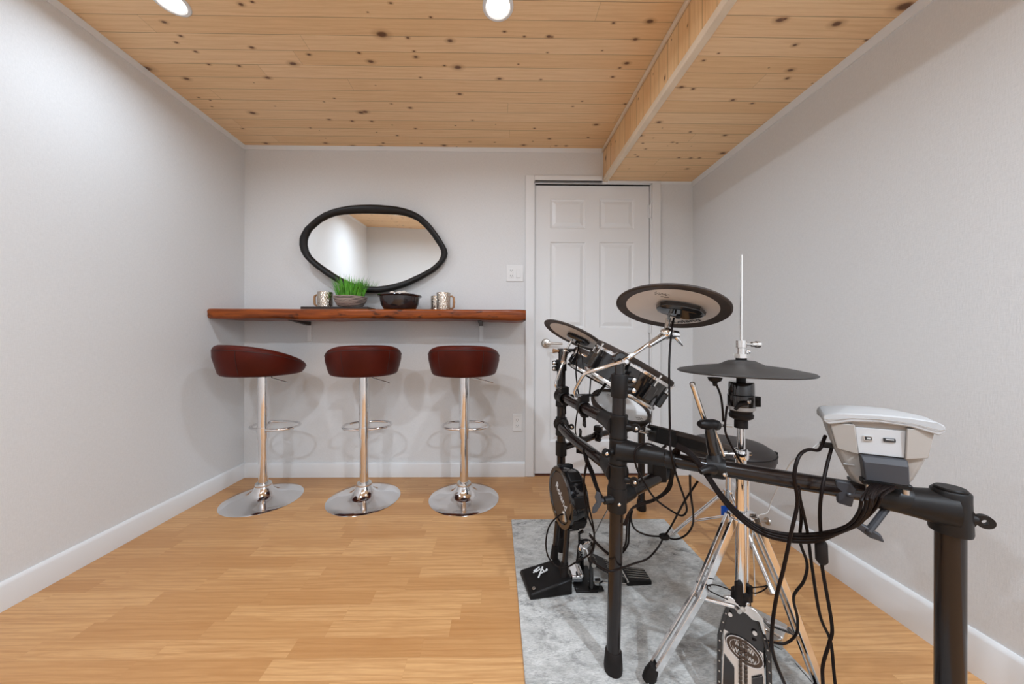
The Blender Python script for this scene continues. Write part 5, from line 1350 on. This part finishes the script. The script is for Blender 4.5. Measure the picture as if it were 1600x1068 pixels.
for j, (lab) in enumerate(('left strand of the three cables falling from the lower rail to the centre post', 'middle strand of the three cables falling from the lower rail to the centre post', 'right strand of the three cables falling from the lower rail to the centre post')):
    cable('pad_cable', lab, [P(911+j*2, 700, 1.12), P(914+j*2.5, 718, 1.10), P(922+j*2.5, 737, 1.05), P(929+j*2, 757, 1.0), P(937+j*2, 775, 0.95), P(950+j*2, 786, 0.905)], 0.0026)
for j, lab in enumerate(('left of two cables dropping beside the centre post to the rug', 'right of two cables dropping beside the centre post to the rug')):
    cable('pad_cable', lab, [P(985+j*3, 797, 0.95), P(980+j*3.5, 815, 0.96), P(979+j*3.5, 835, 0.97), P(977+j*4, 850, 0.985), P(968+j*3, 864, 1.0), P(955, 866+j*2, 1.02), P(935, 850+j*2, 1.08), P(921, 833+j*3, 1.12)])
cable('rail_cable', 'black cable running down the bent lower rail and wrapped round it', [P(873, 657, 1.42), P(882, 661, 1.36), P(893, 676, 1.25), P(906, 691, 1.15), P(920, 702, 1.085), P(930, 706, 1.05)], 0.003)
cable('tom_cable', 'thin black cable under the smaller cymbal pad down to the upper rail', [P(904, 538, 1.43), P(902, 556, 1.38), P(900, 580, 1.33), P(902, 603, 1.30), P(905, 625, 1.28), P(901, 650, 1.30), P(899, 672, 1.38), P(902, 685, 1.45)])
cable('tom_cable', 'short black cable plugged in under the deep black drum pad', [P(923, 592, 1.20), P(922, 606, 1.20), P(921, 618, 1.18)], 0.0024)
cable('hi_hat_cable', 'thin black cable from under the hi-hat cymbal down to the stand clamp', [P(1119, 600, 0.835), P(1126, 618, 0.83), P(1129, 640, 0.83), P(1130, 658, 0.835)], 0.0026)
cable('hi_hat_cable', 'thin black cable from the hi-hat sensor passing behind the right rail', [P(1136, 634, 0.832), P(1134, 650, 0.83), P(1133, 672, 0.825), P(1140, 690, 0.82), P(1152, 712, 0.815), P(1167, 738, 0.81)], 0.0026)
ftc = P(1158, 1050, 0.70)
cable('power_cable', 'leftmost black cable hanging from the side of the module over the rail to the floor',
      [mp(-0.092, 0.030, -0.012), P(1280, 702, 0.705), P(1263, 702, 0.69), P(1248, 713, 0.675), P(1241, 745, 0.668), P(1246, 784, 0.672), P(1237, 828, 0.672), P(1224, 889, 0.675), P(1213, 933, 0.68), P(1206, 986, 0.685), P(1208, 1021, 0.69), P(1226, 1068, 0.695), FL(1262, 1150, 0.006)], 0.0034)
cable('module_cable', 'black cable hanging from the rail with a kink before the pedal heel',
      [P(1248, 758, 0.705), P(1252, 806, 0.71), P(1250, 845, 0.72), P(1261, 880, 0.735), P(1256, 907, 0.75), P(1240, 932, 0.775), P(1246, 965, 0.80), P(1244, 990, 0.82), P(1225, 1005, 0.83), P(1196, 1000, 0.83), P(1176, 998, 0.83)], 0.0030)
cable('module_cable', 'long black cable crossing its neighbours on the way from the rail to the floor',
      [P(1246, 762, 0.698), P(1261, 828, 0.70), P(1268, 880, 0.71), P(1281, 960, 0.72), P(1298, 1003, 0.725), P(1305, 1068, 0.73), FL(1322, 1190, 0.006)], 0.0030)
fc = thing('ferrite_cable', 'black cable with a small ferrite block hanging straight below the module', 'cable', P(1283, 860, 0.69), 'loose drum cables')
obj('cord', MB().tube([mp(-0.084, 0.018, -0.036), P(1292, 727, 0.69), P(1284, 767, 0.672), P(1281, 802, 0.68), P(1283, 845, 0.69), P(1284, 878, 0.69), P(1287, 900, 0.69), P(1300, 977, 0.70), P(1296, 1003, 0.70), P(1286, 1038, 0.70), P(1286, 1072, 0.70), FL(1292, 1200, 0.006)], 0.0032, 9, smooth=6), 'cable', fc)
obj('ferrite_block', MB().tube([P(1282.5, 842, 0.69), P(1282.8, 848, 0.69), P(1284, 875, 0.69), P(1284, 880, 0.69)], [0.006, 0.0105, 0.0105, 0.006], 14), 'rubber', fc)
obj('usb_plug', MB().box(mp(-0.092, 0.020, -0.030), (0.022, 0.014, 0.010), Matrix((mw, mdp, mup)).transposed()), 'black', fc, bevel=0.001)
cable('white_charging_cable', 'thin white cable curving from the module side down behind the rail to the wall side', [mp(-0.090, 0.05, -0.022), P(1262, 706, 0.74), P(1238, 719, 0.80), P(1221, 749, 0.90), P(1206, 780, 1.00), P(1199, 800, 1.02), P(1184, 806, 1.02), P(1176, 830, 0.98), P(1178, 880, 0.95), P(1180, 930, 0.93)], 0.0014, 'white_cable', group=None)
cable('floor_cable', 'thin black cable lying on the floor past the pedal heel toward the right', [FL(1198, 985, 0.02), FL(1222, 1012, 0.006), FL(1250, 1045, 0.006), FL(1290, 1090, 0.006)], 0.0026)
